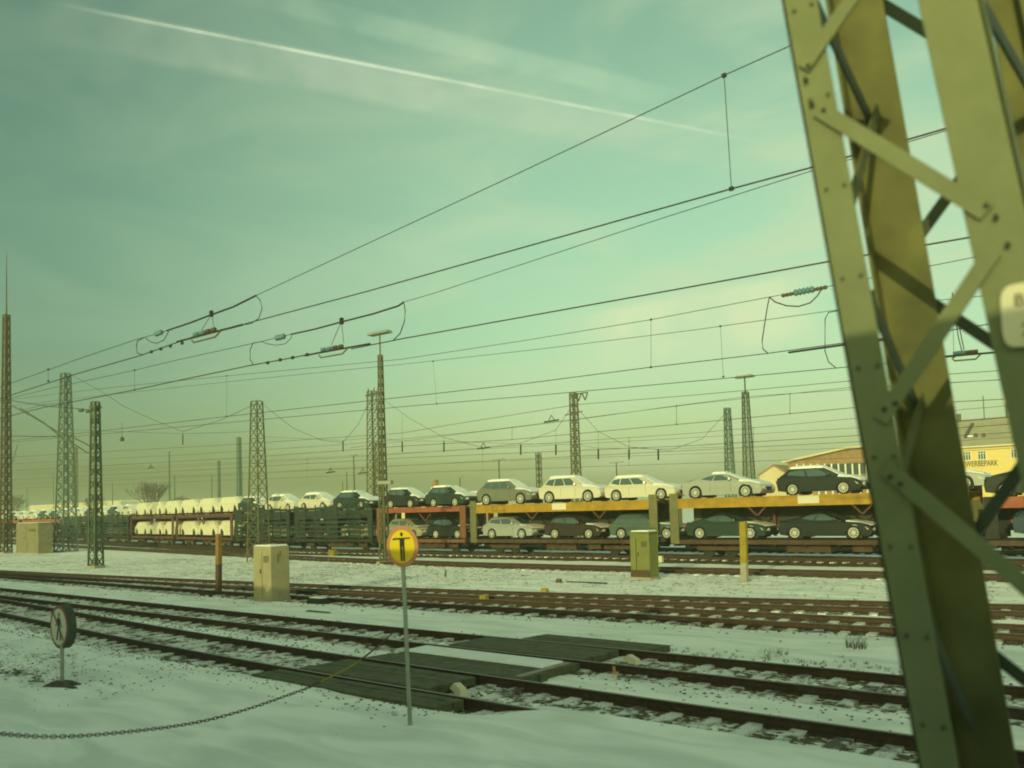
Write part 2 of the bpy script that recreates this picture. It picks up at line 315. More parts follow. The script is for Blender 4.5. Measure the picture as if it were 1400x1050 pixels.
# ------------------------------------------------------------------ rails and sleepers
def rail_mesh(fn, off, x0, x1, top=0., step=.8):
    prof = [(-.07, -.165), (.07, -.165), (.06, -.145), (.012, -.13), (.012, -.045), (.036, -.03), (.036, -.002), (-.036, -.002), (-.036, -.03), (-.012, -.045), (-.012, -.13), (-.06, -.145)]
    mb = MB(); rings = []
    for x in np.arange(x0, x1+.01, step):
        c = float(fn(x)); s_ = (float(fn(x+.1))-float(fn(x-.1)))/.2; l = math.hypot(1, s_); nx_, ny_ = -s_/l, 1/l
        rings.append([(x+nx_*(off+a), c+ny_*(off+a), b+top) for a, b in prof])
    return mb.loft(rings)
slm = MB().box((0, 0, -.055), (.25, 2.5, .11), top=(.86, .98)).mesh('sleeper'); slm.materials.append(M['sleeper'])
def track(fn, x0, x1, sx0, sx1, label, sp=.62, zt=-.135, group='tracks of the yard'):
    t = thing('railway_track', label, 'railway track', (0, 0, 0), 0, group)
    for off in (-.7535, .7535):
        a = rail_mesh(fn, off, x0, x1).build('rail', M['rail'], t)
        b = MB(); pts = []
        for x in np.arange(x0, x1+.01, .8):
            c = float(fn(x)); s_ = (float(fn(x+.1))-float(fn(x-.1)))/.2; l = math.hypot(1, s_); nx_, ny_ = -s_/l, 1/l
            pts.append([(x+nx_*(off+k), c+ny_*(off+k), z) for k, z in ((-.03, -.0015), (.03, -.0015), (.026, .003), (-.026, .003))])
        b.loft(pts).build('running_surface', M['railtop'], a)
    xs_ = np.arange(sx0, sx1, sp); rest = MB(); vis = sorted(xs_, key=lambda x: abs(x-(-4)))[:100]; vs = set(vis)
    for x in xs_:
        c = float(fn(x)); s_ = (float(fn(x+.1))-float(fn(x-.1)))/.2; a = math.atan(s_)+random.uniform(-.012, .012)
        if x in vs:
            o = bpy.data.objects.new('sleeper', slm); sc.collection.objects.link(o); o.parent = t; o.location = (x, c+random.uniform(-.04, .04), zt+random.uniform(-.008, .006)); o.rotation_euler = (random.uniform(-.008, .008), 0, a)
        else: rest.box((x, c, zt-.055), (.24, 2.5, .11), rz=a, top=(.86, .98))
    if rest.v:
        o = rest.build('sleepers', M['sleeper'], t); o['kind'] = 'stuff'
    return t
track(T1, -170, 26, -64, 3, 'nearest railway track, its near rail vanishing under the snow right of the crossing', group=None)
track(T2, -170, 26, -64, 3, 'second railway track, through the raised planks on the far side of the crossing', group=None)
track(T3, -170, 30, -75, 5, 'third railway track, the nearer one of the brown pair beyond the white cabinet foot', group=None)
track(T4, -170, 30, -60, 5, 'fourth railway track, farther one of the brown pair, before the snowy field', group=None)
track(T5, -260, 40, -60, 12, 'fifth railway track, single line between snowy field and car train', group=None)
track(T6, -260, 40, -60, 12, 'sixth railway track, carrying the car transport train', group=None)
track(T7, -260, 40, -60, 12, 'railway track just behind the car transport train', group=None)

# loose ballast stones poking through the snow
st = MB()
def stones(n, fx, fy, s0, s1):
    for _ in range(n):
        x, y = fx(), None; y = fy(x); hx = np.array([x]); hy = np.array([y]); z = float(ground_fields(hx, hy)[0][0]); r = random.uniform(s0, s1)
        a = random.uniform(0, 6.28); k = [random.uniform(.6, 1.2) for _ in range(6)]
        vs = [(x+math.cos(a)*r*k[0], y+math.sin(a)*r*k[0], z), (x-math.sin(a)*r*k[1], y+math.cos(a)*r*k[1], z+.2*r), (x-math.cos(a)*r*k[2], y-math.sin(a)*r*k[2], z), (x+math.sin(a)*r*k[3], y-math.cos(a)*r*k[3], z+.1*r), (x, y, z+r*.6*k[4]), (x, y, z-r)]
        st.add(vs, [(0, 1, 4), (1, 2, 4), (2, 3, 4), (3, 0, 4), (1, 0, 5), (2, 1, 5), (3, 2, 5), (0, 3, 5)])
U = random.uniform
stones(1500, lambda: -U(9.5, 36), lambda x: float(T1(x))+random.choice([random.gauss(-1.25, .22), random.gauss(0, .45), random.gauss(1.2, .3)]), .02, .05)
stones(1400, lambda: -U(2.5, 38), lambda x: float(T2(x))+random.choice([random.gauss(-1.2, .3), random.gauss(0, .45), random.gauss(1.15, .22)]), .02, .05)
stones(900, lambda: -U(2.5, 40), lambda x: float(T3(x))+random.gauss(-.9, .7), .025, .055)
stones(260, lambda: -U(14.5, 23), lambda x: random.gauss(7.4, .6), .012, .035)
stones(700, lambda: -U(9, 34), lambda x: float(T1(x))+random.gauss(-1.7, .35), .015, .035)
stones(170, lambda: -U(2.5, 9), lambda x: random.gauss(11.0, .35), .012, .028)
stones(90, lambda: -U(2.5, 9), lambda x: random.gauss(12.6, .3), .015, .04)
o = st.build('ballast_stones', M['stone']); o['kind'] = 'stuff'
# dry grass stubble
gr = MB()
def tuft(x, y, n, hgt, spread):
    z = float(ground_fields(np.array([x]), np.array([y]))[0][0])-.01
    for _ in range(n):
        a = U(0, 6.28); l = U(.4, 1)*hgt; dx, dy = math.cos(a)*spread*U(0, 1), math.sin(a)*spread*U(0, 1); wd = .006
        bx, by = x+dx*.4, y+dy*.4
        gr.add([(bx-wd, by, z), (bx+wd, by, z), (bx+dx*.8, by+dy*.8, z+l)], [(0, 1, 2)])
for _ in range(170): tuft(-U(16.6, 24), random.gauss(7.0, .45), 6, .10, .12)
for _ in range(60): tuft(-U(18.5, 26), random.gauss(8.1, .35), 6, .09, .12)
for _ in range(420): tuft(-U(5, 60), U(26, 32.8), 7, .13, .12)
for _ in range(160): tuft(-U(2.5, 12), random.gauss(16.1, .3), 6, .10, .1)
p = G(1165, 888); [tuft(p.x+U(-.25, .25), p.y+U(-.1, .1), 10, .34, .22) for _ in range(7)]
p = G(1050, 893); [tuft(p.x+U(-.5, .5), p.y+U(-.1, .1), 8, .16, .12) for _ in range(5)]
for _ in range(70): tuft(-U(2.5, 8.5), random.gauss(10.95, .12), 5, .10, .08)
o = gr.build('dry_grass', M['grass']); o['kind'] = 'stuff'

# ------------------------------------------------------------------ crossing
lc = thing('level_crossing', 'dark planked foot crossing over the two nearest tracks, partly snowed over', 'crossing')
def panel(pts, z=0., name='plank_panel', m=None, t=.15):
    mb = MB(); n = len(pts); vs = [(x, y, z-t) for x, y in pts]+[(x, y, z) for x, y in pts]
    mb.add(vs, [tuple(range(n-1, -1, -1)), tuple(range(n, 2*n))]+[(i, (i+1) % n, n+(i+1) % n, n+i) for i in range(n)])
    return mb.build(name, m or M['plank'], lc, bevel=.012)
def planks(x0, x1, ya, yb, sk=0.15, z=0., k=5):
    for i in range(k):
        a = ya+(yb-ya)*i/k; b = ya+(yb-ya)*(i+1)/k-.012; e = U(-.03, .03)
        s0, s1 = sk*(a-10)/3, sk*(b-10)/3
        panel([(x0+s0+e, a), (x1+s0+e, a), (x1+s1+e, b), (x0+s1+e, b)], z+U(-.006, .004))
planks(-14.2, -9.3, 9.30, 9.93, k=3, z=-.008)
planks(-13.9, -10.35, 10.16, 11.33, k=4)
planks(-13.7, -9.55, 11.62, 12.35, k=3)
planks(-13.6, -9.65, 12.36, 13.40, k=2, z=.0)
planks(-13.25, -9.6, 13.72, 14.98, k=4, sk=.0)
planks(-12.9, -9.6, 15.24, 16.05, k=3, z=-.01, sk=.3)
mb = MB(); mb.box((-11.6, 12.90, .022), (3.75, .72, .04), top=(.985, .85)); mb.build('snow_cover', M['snow'], lc, smooth=False, bevel=.02)
mb = MB(); mb.box((-9.66, 12.5, -.06), (.14, 1.5, .14)); mb.build('kerb_beam', M['concrete'], lc, bevel=.01)
for (px, py, l) in ((628, 944, 'left of the pair of tracks'), (865, 904, 'far side')):
    g = G(px, py, -.1); o = MB().box((0, 0, .05), (.50, .16, .15), rz=0, top=(.5, .8)).build('guard_wedge', M['label'], bevel=.01); o.location = (g.x, g.y, -.13); o.rotation_euler = (0, .25, -.35)
    tag(o, 'pale wedge block lying inside the nearest track at the crossing end' if l[0] == 'l' else 'pale wedge block inside the second track at the far crossing end', 'guard block')

# ------------------------------------------------------------------ masts
def lattice(name, label, cat, base, top, w0, w1, m, panels=10, legw=.07, parts=True, group=None, foot=True, rz=0., brace='x', plate=.45):
    base = Vector(base); h = top-base.z; t = thing(name, label, cat, base, rz, group)
    cs = ((-1, -1), (1, -1), (1, 1), (-1, 1)); legs = MB()
    for a, b in cs:
        mb = MB() if parts else legs
        p = (a*w0/2, b*w0/2, 0); q = (a*w1/2, b*w1/2, h); mb.bar(p, q, legw, legw, up=(0, 1, 0))
        if parts: mb.build('leg', m, t)
    if not parts: legs.build('legs', m, t)
    br = MB()
    for i in range(panels):
        z0, z1 = h*i/panels, h*(i+1)/panels
        for s_ in range(4):
            a, b = cs[s_], cs[(s_+1) % 4]; k0 = w0+(w1-w0)*z0/h; k1 = w0+(w1-w0)*z1/h
            P = lambda c, k, z: (c[0]*k/2, c[1]*k/2, z)
            if brace == 'x' or i % 2 == 0: br.bar(P(a, k0, z0), P(b, k1, z1), legw*.6, legw*.25, up=(cs[s_][0]+cs[(s_+1) % 4][0], cs[s_][1]+cs[(s_+1) % 4][1], 0.01))
            if brace == 'x' or i % 2 == 1: br.bar(P(b, k0, z0), P(a, k1, z1), legw*.6, legw*.25, up=(cs[s_][0]+cs[(s_+1) % 4][0], cs[s_][1]+cs[(s_+1) % 4][1], 0.01))
            br.bar(P(a, k1, z1), P(b, k1, z1), legw*.5, legw*.4)
    br.build('lattice_bracing', m, t)
    if foot: MB().box((0, 0, .02), (w0+plate, w0+plate, .34), top=(.72, .72)).build('footing', M['concrete'], t)
    return t
MG = 'lattice masts of the yard'
b = G(8, 757); t = lattice('lattice_mast', 'tall brown lattice mast with a thin spike at the left edge', 'mast', b, W(10, 430, b.y).z, .75, .42, M['mastbrown'], 26, .12, rz=.2)
h = W(10, 430, b.y).z-b.z; MB().tube([(0, 0, h), (0, 0, W(10, 345, b.y).z-b.z)], [.08, .02], 6).build('spike', M['mastbrown'], t)
b = G(90, 755); lattice('lattice_mast', 'bluish green tapering lattice mast standing on a broad base left of the thin dark one', 'mast', b, W(92, 510, b.y).z, 1.5, .62, M['mastlight'], 15, .13, rz=.15)
b = G(131, 777); t = lattice('lattice_mast', 'slim dark green lattice mast with cable bracket, nearest at left', 'mast', b, W(137, 548, b.y).z, .62, .34, M['mast'], 13, .10, rz=.25)
hm = W(137, 548, b.y).z-b.z; mb = MB(); mb.box((0, 0, hm-.35), (.6, .5, .12)); mb.box((0, 0, hm-.9), (.55, .45, .1)); mb.build('bracket', M['mast'], t)
b = G(354, 771); lattice('lattice_mast', 'grey-green lattice mast with square head rising behind the beige cabinet', 'mast', b, W(354, 548, b.y).z, 1.02, .50, M['mastolive'], 13, .07, rz=.2)
b = G(526, 771); t = lattice('lamp_mast', 'lattice lighting mast with wide flat lamp head, behind the yellow round sign', 'lamp mast', b, W(522, 485, b.y).z, .42, .18, M['mastolive'], 24, .065, rz=.2)
hm = W(522, 485, b.y).z-b.z; hl = W(522, 456, b.y).z-b.z
MB().tube([(0, 0, hm-.3), (0, 0, hl)], .045, 8).build('lamp_pole', M['mastolive'], t)
MB().box((0, 0, hl+.06), (1.7, .55, .16), top=(.92, .8), rz=-.15).build('lamp_head', M['galv'], t, bevel=.03)
hb = W(525, 660, b.y).z-b.z; MB().box((.45, -.2, hb), (.7, .3, .2)).box((0, -.2, hb), (.3, .3, .22)).build('floodlight', M['galv'], t)
def farmast(px0, py0, px1, pyb, y, w0, w1, m, label, panels, legw=.09, **k):
    b = W(px1, pyb, y); b.z = -.2; b.x = W(px1, 715, y).x
    return lattice('lattice_mast', label, 'mast', b, W(px0, py0, y).z, w0, w1, m, panels, legw, parts=False, foot=False, group=None, **k), b
t, b = farmast(507, 535, 512, 700, 60, 1.15, .7, M['mastolive'], 'left one of the close pair of lattice masts with cable arms behind the lamp mast', 18)
h = W(507, 535, 60).z+.2; mb = MB(); mb.bar((-1.0, 0, h-.4), (1.1, 0, h-.4), .12, .12); [mb.tube([(x, 0, h-.4), (x*1.1, 0, h+.35)], .06, 6) for x in (-.5, .35, .9)]; mb.build('cable_arm', M['mast'], t)
farmast(517, 605, 520, 700, 66, .85, .6, M['mastolive'], 'shorter right one of the close pair of lattice masts behind the lamp mast', 15)
t, b = farmast(787, 537, 790, 700, 62, .68, .5, M['mastolive'], 'lattice mast with V shaped insulators on a side arm behind white cars', 18)
h = W(788, 537, 62).z+.2; mb = MB(); mb.bar((-.3, 0, h-.1), (1.55, 0, h-.1), .10, .10)
for x in (.55, 1.25): mb.bar((x-.3, 0, h-.15), (x, 0, h-.75), .09, .09); mb.bar((x+.28, 0, h-.15), (x, 0, h-.75), .09, .09)
mb.bar((-1.0, 0, h-1.9), (.9, 0, h-1.75), .08, .08); mb.build('cable_arm', M['mastolive'], t)
farmast(738, 619, 739, 700, 88, .55, .5, M['mastbrown'], 'small brown lattice mast between grey car and white estate on the top deck', 12, .08)
farmast(993, 558, 1001, 700, 72, .85, .42, M['mastlight'], 'dark blue-green tapering lattice mast left of the far lamp mast', 16, .1)
t, b = farmast(1017, 536, 1027, 700, 68, .95, .4, M['mast'], 'tapering far lamp mast with flat round head above the silver coupe', 18, .08)
t['category'] = 'lamp mast'; t.name = 'lamp_mast'
h = W(1017, 536, 68).z+.2; h2 = W(1015, 516, 68).z+.2
MB().tube([(0, 0, h-.2), (0, 0, h2)], .07, 8).build('lamp_pole', M['mast'], t); MB().box((0, 0, h2+.05), (1.65, .7, .2), top=(.85, .8)).build('lamp_head', M['galv'], t, bevel=.04)
farmast(327, 598, 328, 700, 110, .9, .55, M['mastlight'], 'grey mast far behind the wrapped white cars, left of the cabinet mast', 14, .28)
farmast(104, 611, 103, 700, 95, 1.0, .8, M['mastolive'], 'distant lattice mast just right of the bluish one', 14, .14)
farmast(301, 630, 300, 700, 140, .7, .5, M['mastlight'], 'faint distant mast beyond the wrapped cars', 10, .22)
def pole(px, pyt, y, r, label, lamp=0, m='mast'):
    b = W(px, 700, y); b.z = -.2; t = thing('lamp_post' if lamp else 'pole', label, 'lamp post' if lamp else 'pole', b)
    h = W(px, pyt, y).z+.2; MB().tube([(0, 0, 0), (0, 0, h)], [r*1.2, r*.7], 8).build('shaft', M[m], t)
    if lamp: MB().box((0, 0, h), (lamp, .35, .16), top=(.8, .8)).box((0, 0, h-.1), (.4, .3, .1)).build('lamp_head', M['galv'], t)
    return t
for px, pt, y, r, lab, lamp in (
    (232, 617, 100, .2, 'distant lamp post with flat T head above the bare bush', 3.2), (239, 649, 120, .18, 'short pole close beside the left distant lamp post', 0), (290, 649, 100, .12, 'thin pole above the wrapped cars, third from the cabinet mast', 0),
    (73, 648, 110, .12, 'thin pole beyond the left cabinet', 0), (154, 660, 110, .14, 'thin pole right of the slim dark mast', 0), (37, 667, 110, .1, 'shortest thin pole at far left beside a bush', 0),
    (485, 622, 85, .13, 'far lamp post left of the mast pair', 1.6), (475, 645, 90, .1, 'thin pole one step left of the lamp post near the mast pair', 0), (469, 658, 100, .1, 'shorter thin pole two steps left of the lamp post near the mast pair', 0),
    (684, 628, 95, .13, 'distant T headed lamp post above the silver crossover', 2.6), (845, 632, 100, .12, 'distant T headed lamp post above the second white car', 2.4), (630, 652, 100, .13, 'small distant lamp post above the red wagon deck', 1.6)):
    pole(px, pt, y, r, lab, lamp)

# ------------------------------------------------------------------ near pylon
FY, BY = 3.06, 3.95
pp = lambda px, py, y: W(px, py, y)
pyl = thing('lattice_pylon', 'big olive riveted lattice pylon leaning past close at the right edge', 'pylon', (pp(1320, 1050, 3.5).x, 3.5, -.3))
PO = Vector(pyl.location)
def lleg(a, b, y, sx, sy, fl, fw, m, ext=True):
    p, q = pp(*a, y), pp(*b, y); d = (q-p)/(q.z-p.z); p = p+d*(9.5-p.z); q = q+d*(-.35-q.z)
    mb = MB(); th = .014
    for A, B, in ((fl, th), (th, fw)):
        vs = []
        for o in (p, q):
            for i, j in ((0, 0), (1, 0), (1, 1), (0, 1)): vs.append((o.x-PO.x+sx*A*i, o.y-PO.y+sy*B*j, o.z-PO.z))
        mb.add(vs, [(0, 3, 2, 1), (4, 5, 6, 7), (0, 1, 5, 4), (1, 2, 6, 5), (2, 3, 7, 6), (3, 0, 4, 7)])
    o = mb.build('leg', m, pyl, bevel=.004); return o
lleg((1068, 0), (1255, 1050), FY, 1, 1, .125, .10, M['pylon'])
lleg((1342, 0), (1580, 1050), FY, -1, 1, .18, .12, M['pylon'])
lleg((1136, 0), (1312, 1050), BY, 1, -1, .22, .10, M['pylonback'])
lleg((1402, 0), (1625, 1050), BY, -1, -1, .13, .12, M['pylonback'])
def pbar(a, ya, b, yb, wd, m, off=0.):
    p, q = pp(*a, ya)-PO, pp(*b, yb)-PO; p.y += off; q.y += off
    d = (q-p).normalized()
    MB().bar(p, q, wd, .012, up=(0, 1, 0.0001) if abs(d.y) < .5 else (1, 0, .001)).build('brace', m, pyl)
for a, b_ in (((1100, 95), (1205, -55)), ((1120, 150), (1350, 292)), ((1358, 345), (1205, 575)), ((1213, 640), (1420, 815))): pbar(a, FY, b_, FY, .055, M['pylon'], -.012)
for a, b_ in (((1165, -20), (1290, 55)), ((1325, 225), (1190, 410)), ((1230, 385), (1420, 510)), ((1450, 560), (1290, 790)), ((1310, 860), (1470, 985)), ((1240, -100), (1390, 170))): pbar(a, BY, b_, BY, .05, M['pyldark'], .02)
for a, b_ in (((1108, -10), (1190, 165)), ((1160, 340), (1255, 560)), ((1228, 760), (1330, 990))): pbar(a, FY+.05, b_, BY-.05, .06, M['pyldark'])
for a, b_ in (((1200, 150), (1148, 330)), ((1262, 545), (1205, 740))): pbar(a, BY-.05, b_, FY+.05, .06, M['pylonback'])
for a, b_ in (((1345, 10), (1425, 150)), ((1390, 330), (1480, 520))): pbar(a, FY+.05, b_, BY-.05, .06, M['pyldark'])
for (px, py) in ((1106, 91), (1102, 110), (1110, 143), (1127, 152), (1349, 282), (1362, 297), (1378, 335), (1225, 552), (1210, 560), (1218, 652), (1232, 662)):
    p = pp(px, py, FY-.012)-PO; MB().tube([p, p+Vector((0, -.012, 0))], .009, 6).build('bolt', M['dark'], pyl)
for k in range(26):
    for (ax, ay), (bx, by), dx in (((1072, 0), (1259, 1050), .03), ((1072, 0), (1259, 1050), .095)):
        f = (k+.5)/26
        if k % 3 == 0: q = pp(ax+(bx-ax)*f, ay+(by-ay)*f, FY)-PO; MB().tube([q+Vector((dx, -.001, 0)), q+Vector((dx, -.008, 0))], .007, 6).build('bolt', M['pyldark'], pyl)
# plate on the pylon
p = pp(1400, 430, FY-.02)-PO
pl = []
for k in range(24):
    a = 2*math.pi*k/24; sx, sy = math.copysign(abs(math.cos(a))**.5, math.cos(a)), math.copysign(abs(math.sin(a))**.5, math.sin(a)); pl.append((p.x+.062*sx, p.z+.1*sy))
MB().prism(pl, p.y-.006, p.y+.006).build('number_plate', M['label'], pyl)
def glyphs(txt, size, m, loc, rot, parent, name='lettering', depth=.0015):
    cu = bpy.data.curves.new('t', 'FONT'); cu.body = txt; cu.size = size; cu.extrude = depth; cu.align_x = 'CENTER'; cu.align_y = 'CENTER'
    ob = bpy.data.objects.new('t', cu); sc.collection.objects.link(ob); bpy.context.view_layer.update()
    me = bpy.data.meshes.new_from_object(ob.evaluated_get(bpy.context.evaluated_depsgraph_get())); bpy.data.objects.remove(ob)
    me.materials.clear(); me.materials.append(m); o = bpy.data.objects.new(name, me); sc.collection.objects.link(o); o.location = loc; o.rotation_euler = rot; o.parent = parent; return o
glyphs('B', .055, M['dark'], (p.x-.01, p.y-.008, p.z+.045), (math.pi/2, 0, 0), pyl)
glyphs('2', .055, M['dark'], (p.x+.005, p.y-.008, p.z-.05), (math.pi/2, 0, 0), pyl)

# ------------------------------------------------------------------ signs
g = G(561, 993, -.04); s_ = g.y and ((CF.dot(g-Vector((0, 0, CZ)))))/F
YS = g.y; top = W(550.5, 747, YS); sg_ = thing('warning_sign', 'round yellow sign with pinkish red rim and black figure with outstretched arms', 'sign', (g.x, YS, -.05))
rel = lambda px, py, dy=0.: W(px, py, YS+dy)-Vector(sg_.location)
MB().tube([(0, 0, -.1), tuple(rel(549, 722, .035))], .031, 10).build('post', M['galv'], sg_)
yaw = .62      # the disc is turned towards the line
def disc(R0, R1, t0, t1, m, name, parent, c, yaw, sx=1.):
    mb = MB(); n = 40; X = Vector((math.cos(yaw), math.sin(yaw), 0)); N = Vector((math.sin(yaw), -math.cos(yaw), 0))
    rings = []
    for R_, t_ in ((R0, t0), (R0, t1), (R1, t1), (R1, t0)): rings.append([c+X*(R_*math.cos(2*math.pi*k/n))+Vector((0, 0, R_*math.sin(2*math.pi*k/n)))+N*t_ for k in range(n)])
    vs = [v for r in rings for v in r]; fs = []
    for i in range(4):
        for k in range(n): fs.append((i*n+k, i*n+(k+1) % n, ((i+1) % 4)*n+(k+1) % n, ((i+1) % 4)*n+k))
    if R0 < 1e-3: pass
    return mb.add(vs, fs).build(name, m, parent)
c = rel(550.5, 747); R_ = abs(W(550.5, 718.5, YS).z-W(550.5, 775.5, YS).z)/2
yaw = .10
disc(.0005, R_, 0, .012, M['sigred'], 'rim', sg_, c, yaw); disc(.0005, R_*.79, .0125, .015, M['sigyellow'], 'face', sg_, c, yaw)
X = Vector((math.cos(yaw), math.sin(yaw), 0)); N = Vector((math.sin(yaw), -math.cos(yaw), 0)); Z = Vector((0, 0, 1))
def flat(poly, off, m, name, parent, c, mb=None):
    q = mb or MB(); n = len(poly); vs = [c+X*(a*R_)+Z*(b_*R_)+N*off for a, b_ in poly]+[c+X*(a*R_)+Z*(b_*R_)+N*(off+.002) for a, b_ in poly]
    q.add(vs, [tuple(range(n)), tuple(range(2*n-1, n-1, -1))]+[((i+1) % n, i, n+i, n+(i+1) % n) for i in range(n)])
    return q
q = flat([(-.60, .30), (.52, .37), (.53, .44), (-.58, .39)], .016, None, '', None, c)
flat([(-.14, .36), (.16, .37), (.17, .0), (.12, .0), (-.14, .0)], .016, None, '', None, c, q)
flat([(-.13, .0), (.01, .0), (.03, -.70), (-.08, -.70)], .016, None, '', None, c, q)
flat([(.04, .0), (.17, .0), (.18, -.70), (.08, -.70)], .016, None, '', None, c, q)
flat([(-.01+.085*math.cos(k*.524), .58+.10*math.sin(k*.524)) for k in range(12)], .016, None, '', None, c, q)
q.build('figure', M['black'], sg_)
# small no-walking sign at the left, seen almost edge on, with a deep drum behind
g = G(85, 936, -.03); YS = g.y; s2 = thing('prohibition_sign', 'round white sign with red ring and slashed walking figure on a short post', 'sign', (g.x, YS, -.04))
rel2 = lambda px, py: W(px, py, YS)-Vector(s2.location)
c = rel2(81, 857); R_ = (W(81, 827, YS).z-W(81, 887, YS).z)/2; yaw2 = -.02
X = Vector((math.cos(yaw2), math.sin(yaw2), 0)); N = Vector((math.sin(yaw2), -math.cos(yaw2), 0))
MB().tube([(0, 0, -.1), tuple(rel2(85, 880))], .035, 10).build('post', M['galv'], s2)
disc(.0005, R_, -.15, .0, M['pyldark'], 'drum', s2, c, yaw2); disc(.0005, R_*.985, .001, .008, M['sigred2'], 'ring', s2, c, yaw2); disc(.0005, R_*.83, .0085, .011, M['sigwhite'], 'face', s2, c, yaw2)
q = flat([(-.62, .55), (-.52, .62), (.60, -.52), (.52, -.62)], .0155, None, '', None, c)
q.build('slash', M['sigred2'], s2)
q = flat([(-.05, .62), (.12, .64), (.14, .46), (-.02, .45)], .012, None, '', None, c)
for pl_ in ([(-.12, .42), (.16, .42), (.2, -.05), (-.1, -.05)], [(-.1, -.03), (.06, -.03), (-.12, -.62), (-.26, -.60)], [(.04, -.03), (.19, -.03), (.30, -.6), (.18, -.62)], [(-.14, .38), (-.05, .38), (-.3, 0), (-.36, .03)], [(.12, .38), (.2, .34), (.38, .02), (.32, -.02)]): flat(pl_, .012, None, '', None, c, q)
q.build('figure', M['black'], s2)
mb = MB(); mb.box((0, 0, -.02), (1.0, .75, .2), rz=.3, top=(.25, .25)); mb.box((.25, -.05, -.03), (.9, .2, .12), rz=.1, top=(.7, .4)); mb.build('footing', M['stone'], s2)

# ------------------------------------------------------------------ cabinets, posts and small trackside things
def cabinet(name, label, pxl, pxr, pyb, pyt, dx, dy, m, roof=True, split=None):
    a = G(pxl, pyb); b = G(pxr, pyb); h = W((pxl+pxr)/2, pyt, a.y).z-GZ; wd = W(pxr, pyb, a.y).x-a.x
    t = thing(name, label, 'cabinet', (a.x+wd/2, a.y+dy/2, GZ)); mb = MB()
    mb.box((0, 0, h/2), (wd, dy, h)).build('housing', m, t, bevel=.02)
    if roof: MB().box((0, 0, h+.03), (wd+.1, dy+.1, .06), top=(.96, .96)).build('lid', m, t, bevel=.01)
    MB().box((0, 0, .05), (wd+.06, dy+.06, .16)).build('plinth', M['concrete'], t)
    MB().box((0, 0, h+(.085 if roof else .02)), (wd*.96, dy*.94, .05), top=(.9, .9)).build('snow_cap', M['snow'], t, bevel=.015)
    MB().box((-wd*.08, -dy/2-.012, h*.55), (.03, .03, .16)).build('door_handle', M['dark'], t)
    mb = MB()
    for k in range(5): mb.box((wd*.24, -dy/2-.006, h*.82-.05*k), (wd*.3, .012, .022))
    mb.build('louvres', M['dark'], t)
    return t, wd, h
t, wd, h = cabinet('relay_cabinet', 'pale beige trackside cabinet with an orange streak, left of the round yellow sign', 347, 371, 822, 747, 1, .8, M['beige'], False)
MB().box((wd/2+.004, -.1, h*.78), (.006, .07, .34)).box((wd/2+.004, .0, h*.86), (.006, .05, .2)).build('orange_streak', M['orange'], t)  # orange streaks on the right face of the cabinet
MB().box((0, -.405, h*.5), (.02, .012, h*.8)).build('door_seam', M['olive'], t)
t, wd, h = cabinet('signal_cabinet', 'wide weathered beige cabinet with overhanging lid at the far left', 22, 52, 757, 716, 1, 1.3, M['greycab'])
MB().box((0, -.655, h*.5), (wd*.95, .01, .03)).box((0, -.655, h*.5), (.03, .012, h*.9)).build('door_seam', M['olive'], t)
t, wd, h = cabinet('switch_cabinet', 'green metal cabinet with double doors and brown foot in front of the train', 863, 889, 793, 729, 1, .75, M['cabgreen'])
MB().box((0, -.38, .22), (wd+.02, .02, .42)).build('rusty_foot', M['rust'], t); MB().box((-wd*.18, -.379, h*.55), (.025, .012, h*.72)).build('door_seam', M['dark'], t)
def post(px0, pyb, px1, pyt, r, label, segs, cat='post', name='marker_post', sq=True):
    b = G(px0, pyb); t = thing(name, label, cat, b); q = W(px1, pyt, b.y)-b; h = q.z; dx = q.x
    for nm, m, z0, z1 in segs: MB().bar((dx*z0, 0, h*z0), (dx*z1, 0, h*z1), r, r*.8, up=(0, 1, 0)).build(nm, M[m], t, bevel=.01)
    return t
post(299, 813, 299, 730, .22, 'orange and rust brown marker post left of the beige cabinet', (('upper_board', 'orange', .5, 1), ('lower_board', 'rust', 0, .5)))
post(1018, 797, 1016, 713, .25, 'yellow marker post on a concrete foot right of the green cabinet', (('board', 'yellowpost', .33, 1), ('foot', 'concrete', 0, .33)))
post(842, 933, 839, 911, .05, 'small red tipped stub between the nearest tracks right of the crossing', (('tip', 'sigred', .5, 1), ('stub', 'label', 0, .5)), 'stub', 'marker_stub')
post(708, 0, 708, 0, .1, '', ()) if False else None
def lump(px, py, sx, sy, sz, m, name, label, cat, snowtop=False):
    g = G(px, py); t = thing(name, label, cat, g); MB().box((0, 0, sz/2), (sx, sy, sz), top=(.8, .8)).build('body', M[m], t, bevel=.02)
    if snowtop: MB().box((0, 0, sz+.015), (sx*.78, sy*.76, .04), top=(.9, .9)).build('snow_cap', M['snow'], t, bevel=.01)
    return t
lump(435, 826, .85, .4, .22, 'dark', 'track_box', 'dark low box with a snowy lid right of the beige cabinet', 'box', True)
lump(435, 838, 1.3, .15, .06, 'mast', 'board', 'thin dark board lying on the snow below the low dark box', 'board')
lump(282, 814, 1.1, .3, .07, 'dark', 'cable_cover', 'flat dark plank on the snow beside the orange marker post', 'board')
lump(455, 760, .7, .4, .45, 'yellowpost', 'track_lamp', 'yellow low lamp box beside the fifth track, left of the lamp mast', 'track lamp')
lump(745, 812, .28, .22, .2, 'yellowpost', 'point_machine', 'bright yellow small box on the far brown track', 'point lamp')
lump(662, 824, .3, .25, .25, 'yellowpost', 'point_machine', 'dull yellow small box on the near brown track', 'point lamp')
lump(1310, 797, .5, .4, .3, 'concrete', 'stone_block', 'snowy stone lump seen between the pylon legs', 'stone', True)
